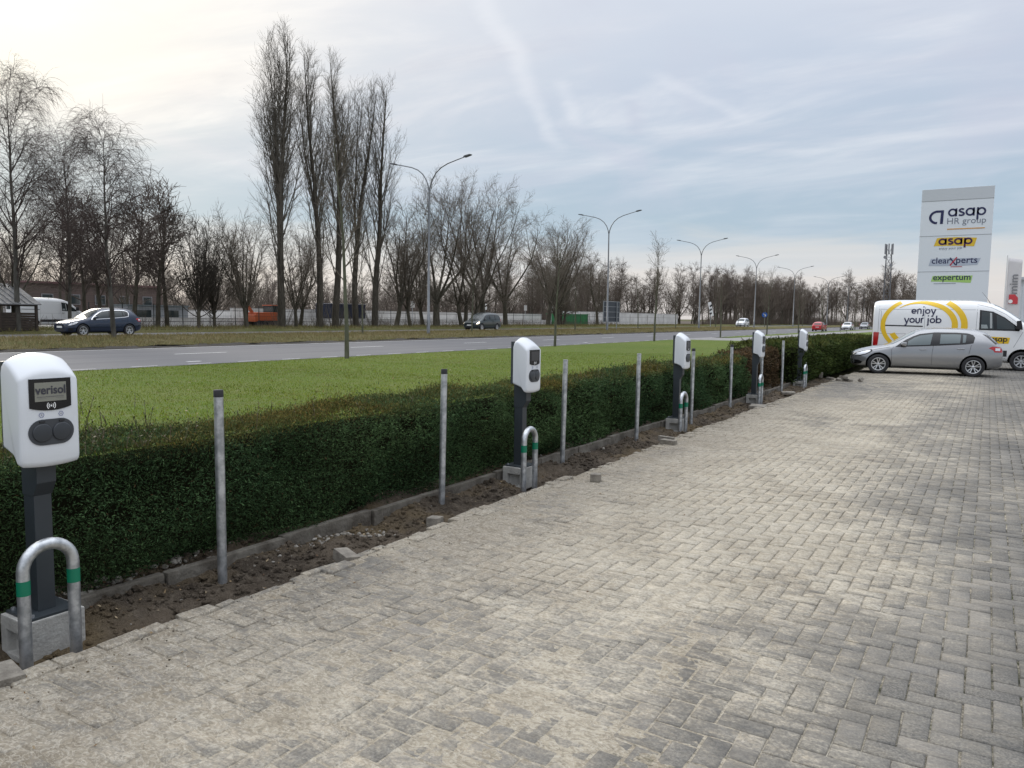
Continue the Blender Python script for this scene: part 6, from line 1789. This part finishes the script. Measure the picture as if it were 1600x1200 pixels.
def spreading(seed, H=15.0, stems=1, lean=0.0, wide=1.0, fork=.18, trunk_r=.34, twig=None, name='broad_tree', dens=1.0):
    T = Tree(seed); r = T.r
    for s_ in range(stems):
        d0 = (UP + Vector((r.uniform(-.2, .2), lean + (s_ - (stems - 1) / 2) * .30, 0))).normalized()
        tr = T.limb((r.uniform(-.2, .2), (s_ - (stems - 1) / 2) * .8, -.4), d0, H * fork + .4, trunk_r / math.sqrt(stems) * 1.15, 6, .03, .0, 0, trunk_r / math.sqrt(stems) * .8)
        p, d, rr, t = tr[-1]
        nl = max(3, int(r.randint(5, 6) / math.sqrt(stems) + .5))
        limbs = []
        for k in range(nl):
            a = R(r.uniform(14, 42)) * wide; l = (H - p.z) * r.uniform(.80, 1.04)
            q0 = tr[-1 - (k % 2)][0]
            limbs.append((T.limb(q0, T.side(d, a, 6.283 * (k + r.random() * .6) / nl), l, rr * .55, 12, .055, .055, 0, .016), l))
        for k in range(4):   # lower side branches
            q0, d1, r1, t1 = tr[r.randint(3, 5)]
            limbs.append((T.limb(q0, T.side(UP, R(r.uniform(55, 80)) * min(1.1, wide)), H * r.uniform(.22, .36) * wide, rr * .3, 10, .09, .05, 1, .012), H * .3))
        for ax, l0 in limbs:
            n = int(l0 * 1.5 * dens) + 3
            for k in range(n):
                f = .15 + .83 * (k + r.random()) / n
                i = min(len(ax) - 1, int(f * len(ax))); q, dd, rr2, tt = ax[i]
                l = l0 * r.uniform(.2, .38) * (1.15 - .55 * tt)
                b = T.limb(q, T.side(dd, R(r.uniform(28, 55))), l, min(.05, rr2 * .55), 6, .08, .07, 1, .010)
                m = int(4 + l * 2.6)
                for j in range(m):
                    q2, d2, r2, t2 = b[min(5, int((.15 + .85 * (j + r.random()) / m) * 6))]
                    l2 = r.uniform(.45, 1.25) * (1.1 - .35 * t2)
                    c = T.limb(q2, T.side(d2, R(r.uniform(28, 55))), l2, .013, 3, .10, .07, 1, .007)
                    for e in range(int(2 + 2 * l2 * dens)):
                        q3, d3, r3, t3 = c[r.randint(0, 2)]
                        T.limb(q3, T.side(d3, R(r.uniform(25, 50))), r.uniform(.3, .75), .007, 2, .1, .06, 1, .0045)
    return T.build(name, OAK_B, twig or OAK_T)

def bushy(seed, H=7.5):
    T = Tree(seed); r = T.r
    tr = T.limb((0, 0, -.3), UP, 1.9, .14, 5, .03, .0, 0, .12)
    for k in range(30):
        p, d, rr, t = tr[r.randint(2, 4)]
        a = R(abs(r.gauss(0, 30)) + 4); l = (H - 1.6) * (math.cos(a) ** .7 * .98 if a < 1.3 else .4) * r.uniform(.8, 1.05)
        ax = T.limb(p, T.side(UP, a), l, .045, 9, .05, .05, 1, .009)
        for j in range(int(l * 3.2)):
            q, dd, r2, tt = ax[min(8, int((.12 + .88 * r.random()) * 9))]
            c = T.limb(q, T.side(dd, R(r.uniform(20, 50))), r.uniform(.6, 1.7) * (1.1 - .5 * tt), .014, 3, .09, .07, 1, .007)
            for e in range(4):
                q3, d3, r3, t3 = c[r.randint(0, 2)]; T.limb(q3, T.side(d3, R(38)), r.uniform(.3, .9), .009, 2, .1, .06, 1, .005)
    return T.build('bushy_tree', OAK_B, BUSH_T)

def sapling(seed, H=7.5, twig=None):
    T = Tree(seed); r = T.r
    main = T.limb((0, 0, -.2), UP, H + .2, .085, 16, .018, .05, 0, .01)
    for k in range(22):
        f = .34 + .62 * (k + r.random()) / 22
        p, d, rr, t = main[min(15, int(f * 16))]
        l = H * (.30 - .2 * f) * r.uniform(.7, 1.2)
        b = T.limb(p, T.side(UP, R(r.uniform(28, 55))), l, min(.022, rr * .6), 6, .07, .08, 1, .007)
        for j in range(int(4 + l * 3)):
            q, dd, r2, tt = b[min(5, int((.2 + .8 * r.random()) * 6))]
            c = T.limb(q, T.side(dd, R(r.uniform(30, 55))), r.uniform(.25, .8), .008, 3, .1, .05, 1, .0045)
            for e in range(2): 
                q3, d3, r3, t3 = c[r.randint(0, 2)]; T.limb(q3, T.side(d3, R(40)), r.uniform(.15, .4), .006, 2, .1, .05, 1, .004)
    return T.build('young_tree', LIC_B, twig or OAK_T)

def wood_tree(seed, H=15.0, twig=None, alder=False):
    T = Tree(seed); r = T.r
    main = T.limb((0, 0, -.4), UP, H + .4, .20, 14, .035, .05, 0, .02)
    for k in range(24):
        f = .22 + .75 * (k + r.random()) / 24
        p, d, rr, t = main[min(13, int(f * 14))]
        l = H * (.36 - .24 * f) * r.uniform(.6, 1.2)
        b = T.limb(p, T.side(UP, R(r.uniform(22, 58))), l, min(.07, rr * .6), 6, .08, .07, 1, .016)
        for j in range(int(5 + l * 2.6)):
            q, dd, r2, tt = b[min(5, int((.1 + .9 * r.random()) * 6))]
            c = T.limb(q, T.side(dd, R(r.uniform(25, 60))), r.uniform(.6, 1.6), .022, 3, .12, .05, 1, .012)
            for e in range(4):
                q3, d3, r3, t3 = c[r.randint(0, 2)]; T.limb(q3, T.side(d3, R(42)), r.uniform(.3, .9), .016, 2, .12, .03, 1, .010)
                if alder and r.random() < .3: T.P[1].append((q3.copy(), q3 + Vector((0, 0, -.10)), .05, .03))
    return T.build('woodland_tree', OAK_B, twig or WOOD_T)

def place(o, lat, al, z, s=1.0, rz=0.0, sz=None, label=None, group=None, cat='tree', rx=0.0):
    o.location = W(lat, al, z); o.scale = (s, s, sz or s); o.rotation_euler = (rx, 0, rz)
    return tag(o, label, cat, group)

# --- poplars
G = 'tall poplars beyond the far road'
place(poplar(1, 25.2, 2, 1.0, 1.6), 51.2, 45.4, .45, .965, label='tallest and broadest bare poplar, with several upright leaders, leftmost of the poplar group', group=G)
p2 = poplar(2, 25.0, 1, .88, 3)
place(p2, 51.0, 49.6, .45, .95, 2.0, .925, label='slim bare poplar next right of the tallest poplar, one straight dark trunk', group=G)
p3 = poplar(3, 25.0, 1, .9, 4)
place(p3, 51.4, 52.0, .45, .98, .6, .94, label='slim bare poplar in the middle of the group, its upper stem forked in two', group=G)
place(copy_tree(p2), 52.5, 55.9, .45, .92, 4.4, label='shorter slender bare poplar behind the thin lawn tree trunk', group=G)
p5 = poplar(4, 24.0, 0, 1.0, 2.5)
place(p5, 51.8, 57.8, .45, 1.0, .4, .955, label='rightmost bare poplar with a spindle-shaped crown, beside the first street lamp', group=G)

# --- birches and their neighbours at the left
b1 = birch(5, 12.0, 1.0, 1.0, .13)
place(b1, 36.6, 21.9, .42, .92, 1.0, .80, label='weeping birch in the median, its trunk crossing the dark blue hatchback', group='weeping birches')
b2 = birch(6, 15.2, 1.15, 1.0, .19)
place(b2, 47.9, 22.9, .45, .88, 2.2, label='large weeping birch at the left edge of the view above the timber shelter', group='weeping birches')
place(copy_tree(b1), 53.0, 28.6, .45, 1.0, 3.6, label='weeping birch behind the parked white van, between the two larger birches', group='weeping birches')
al1 = wood_tree(31, 9.2, RED_T, True)
G2 = 'thin reddish trees right of the birch'
k = 0
for (l, a, s, lb) in ((54.5, 34.2, 1.0, 'thin reddish bare tree just right of the median birch'), (54.0, 35.8, 1.06, 'second thin reddish bare tree right of the median birch'),
                      (55.2, 37.4, .98, 'third thin reddish bare tree, left of the two round bushy trees'), (56.0, 32.6, .9, 'thin reddish bare tree behind the dark blue hatchback'), (55.4, 31.0, .82, 'small thin reddish bare tree behind the median birch trunk')):
    place(al1 if k == 0 else copy_tree(al1), l, a, .45, s, k * 1.3, label=lb, group=G2); k += 1
bs = bushy(7, 8.1)
place(bs, 50.3, 36.7, .45, 1.0, 0, label='dense dark rounded bushy bare tree, taller of a touching pair', group='round bushy trees')
place(copy_tree(bs), 50.6, 38.3, .45, .86, 2.4, label='dense dark rounded bushy bare tree, shorter right one of a touching pair', group='round bushy trees')

# --- broad bare trees
s_a = spreading(11, 15.6, 1, 0, .95, .17, .40)
s_b = spreading(12, 15.6, 3, 0.05, .85, .16, .42)
s_c = spreading(13, 14.5, 1, -.02, 1.0, .22, .34)
s_d = spreading(14, 9.0, 1, 0, .9, .22, .20)
G3 = 'broad bare trees along the far verge'
place(s_a, 51.2, 67.0, .45, 1.0, .3, label='broad bare tree with thick dark trunk right beside the first street lamp', group=G3)
place(s_b, 51.0, 72.3, .45, 1.0, 0, label='multi-stemmed broad bare tree with leaning trunks left of the dark green car', group=G3)
place(copy_tree(s_a), 51.8, 76.8, .45, 1.03, 2.6, label='broad bare tree rising behind the dark green people carrier', group=G3)
place(s_c, 52.5, 83.2, .45, .96, 1.0, label='bare tree with open crown right of the dark green people carrier', group=G3)
place(copy_tree(s_c), 51.5, 92.5, .45, .98, 3.2, label='tall bare tree with slightly leaning slim trunk behind the second charging station', group=G3)
place(copy_tree(s_b), 54.0, 101.0, .45, .84, 3.1, label='many-stemmed bare tree in front of the green container', group=G3)
place(copy_tree(s_a), 52.6, 97.5, .45, .86, 4.4, label='broad bare tree with brown trunk just left of the green container', group=G3)
place(copy_tree(s_c), 53.5, 112.5, .45, .72, 5.0, label='smaller bare tree between green container and the second street lamp', group=G3)
place(s_d, 51.2, 41.9, .45, .86, 0, label='small open bare tree between round bushes and tallest poplar', group=G3)
place(copy_tree(s_d), 51.8, 47.6, .45, .84, 2.0, label='small bare tree between tallest poplar and its slim neighbour', group=G3)
place(copy_tree(s_d), 51.4, 60.6, .45, 1.28, 4.0, label='bare tree of middling height right of the rightmost poplar', group=G3)
place(copy_tree(s_d), 51.2, 62.6, .45, 1.0, 1.0, label='low spreading bare tree left of the first street lamp', group=G3)
place(copy_tree(s_c), 50.6, 24.0, .45, .50, 2.0, label='small dark bare tree beside the timber shelter, before the parked white van', group=G3)
place(copy_tree(s_d), 54.2, 44.2, .45, .95, 5.2, label='small bare tree standing behind the tallest poplar', group=G3)
place(copy_tree(s_d), 55.0, 51.0, .45, .9, 3.3, label='small bare tree between and behind the slim poplars', group=G3)
place(copy_tree(s_d), 54.4, 68.8, .45, 1.1, .5, label='bare tree behind the thick trunk by the first street lamp', group=G3)

# --- young street trees with straight stems
sp1, sp2 = sapling(15, 7.4), sapling(16, 6.2)
G4 = 'young trees on the lawn'
LAW = [(21.2, 22.05, 1.12, 'slender young tree with lichened stem on the lawn in front of the poplars'), (21.7, 39.9, .98, 'slender young tree on the lawn just right of the second charging station'),
       (21.6, 55.5, 1.0, 'slender young tree on the lawn right of the dark road sign'), (21.6, 72.5, .95, 'slender young tree on the lawn between the third and fourth lamps'), (21.5, 90, .95, 'slender young tree on the lawn behind the fourth charging station'),
       (21.5, 107, .95, 'slender young tree on the lawn behind the last charging station'), (21.5, 124, .95, 'far slender young tree on the lawn left of the red car'), (21.5, 141, .95, 'farther slender young tree on the lawn just right of the red car'), (21.5, 158, .95, 'farthest slender young tree on the lawn beside the small white car')]
for i, (l, a, s, lb) in enumerate(LAW):
    src = (sp1, sp2)[i % 2]; place(src if i < 2 else copy_tree(src), l, a, .0, s, i * 2.1, label=lb, group=G4, rx=(.0, .02, -.01, 0, .01, 0, 0, 0, 0)[i])
G5 = 'young trees in the median'
MEDT = [(36.4, 39.4, 'thin young tree in the median below the rightmost poplar'), (36.4, 52.5, 'thin young tree in the median whose stem crosses the dark green car'), (36.3, 71.0, 'thin young tree in the median left of the dark road sign'),
        (36.4, 88, 'thin young tree in the median right of the dark road sign'), (36.3, 101, 'thin young tree in the median left of the third lamp'), (36.3, 119, 'thin young tree in the median right of the third lamp'), (36.4, 132, 'thin young tree in the median left of the fourth lamp'),
        (36.3, 150, 'thin young tree in the median just right of the fourth lamp'), (36.3, 185, 'thin young tree in the median right of the fifth lamp')]
for i, (l, a, lb) in enumerate(MEDT):
    src = (sp2, sp1)[i % 2]; place(copy_tree(src), l, a, .40, .8 + .05 * (i % 3), i * 1.7 + 1, label=lb, group=G5)

# --- the far wood
w1, w2_, w3, w4 = wood_tree(21, 15, WOOD_T), wood_tree(22, 16, RED_T, True), wood_tree(23, 14, WOOD_T), spreading(24, 13, 1, 0, .85, .2, .26, WOOD_T, 'woodland_tree', .8)
rng = random.Random(77); protos = [w1, w2_, w3, w4]; usedw = set()
GW = 'bare trees of the far wood'
LW = 'bare brown tree, one of many alike in the far wood'
def wood(lat, al, s):
    k = rng.randrange(4); src = protos[k]
    o = src if k not in usedw else copy_tree(src); usedw.add(k)
    place(o, lat, al, .3, s * rng.uniform(.78, 1.02), rng.uniform(0, 6.28), s * rng.uniform(.60, .92), LW, GW)
a = 128.0
while a < 300:
    for row in range(5):
        wood((50 if a > 180 else 66.5) + row * 5 + rng.uniform(-2.5, 2.5), a + rng.uniform(-3, 3), .84 + (a - 120) / 700 + .03 * row)
    a += 5.2
for i in range(46):       # closing trees where road and wood meet
    wood(rng.uniform(6, 50), rng.uniform(262, 320), rng.uniform(1.0, 1.35))
for i in range(20):       # near the mast, behind the hedge end
    wood(rng.uniform(3, 16), rng.uniform(170, 260), rng.uniform(.75, 1.0))
GB = 'bare trees behind the yard'
LB = 'distant bare tree, one of many alike in the row behind the yard'
for i in range(130):
    src = protos[rng.randrange(4)]; al = rng.uniform(24, 250); la = rng.uniform(108, 160)
    place(copy_tree(src), la, al, .3, rng.uniform(.5, .72), rng.uniform(0, 6), rng.uniform(.48, .70), LB, GB)
for i in range(8):       # scrubby trees among the birches at the left
    src = protos[rng.randrange(4)]
    place(copy_tree(src), rng.uniform(57, 74), rng.uniform(22, 44), .3, rng.uniform(.5, .7), rng.uniform(0, 6), None, 'bare scrubby tree, one of several alike behind the birches', 'scrubby trees behind the birches')

# --- brambles and undergrowth: uncountable
def scrub(name, pts, seed, h, mtl, n_st=9, tr=.014):
    T = Tree(seed); r = T.r
    for (l, a, z) in pts:
        for k in range(n_st):
            p = W(l + r.gauss(0, .5), a + r.gauss(0, .7), z)
            T.limb(p, Vector((r.gauss(0, .4), r.gauss(0, .4), 1)), h * r.uniform(.4, 1.2), tr, 4, .2, -.02, 1, tr * .55, -.12)
    V, F = T.mesh_np(1, 3)
    return tag(np_mesh(name, V, F, mtl), kind='stuff')
rr = random.Random(5)
scrub('undergrowth', [(rr.uniform(55.2, 58.5), rr.uniform(18, 128), .4) for _ in range(260)], 61, 1.0, WOOD_T)
scrub('woodland_undergrowth', [(rr.uniform(48, 60) if a_ > 180 else rr.uniform(65, 74), a_, .3) for a_ in [125 + 185 * rr.random() ** 1.2 for _ in range(1500)]], 62, 3.4, WOOD_T, 10)
scrub('distant_undergrowth', [(rr.uniform(98, 108), rr.uniform(20, 250), .3) for _ in range(1300)] + [(rr.uniform(5, 50), rr.uniform(245, 262), .3) for _ in range(420)], 63, 4.2, WOOD_T, 9)
scrub('distant_undergrowth', [(rr.uniform(3, 18), rr.uniform(150, 172), .3) for _ in range(120)], 64, 3.0, RED_T, 9)
scrub('distant_woodland', [(rr.uniform(150, 168), rr.uniform(-20, 330), .3) for _ in range(900)], 65, 9.5, WOOD_T, 10, .05)
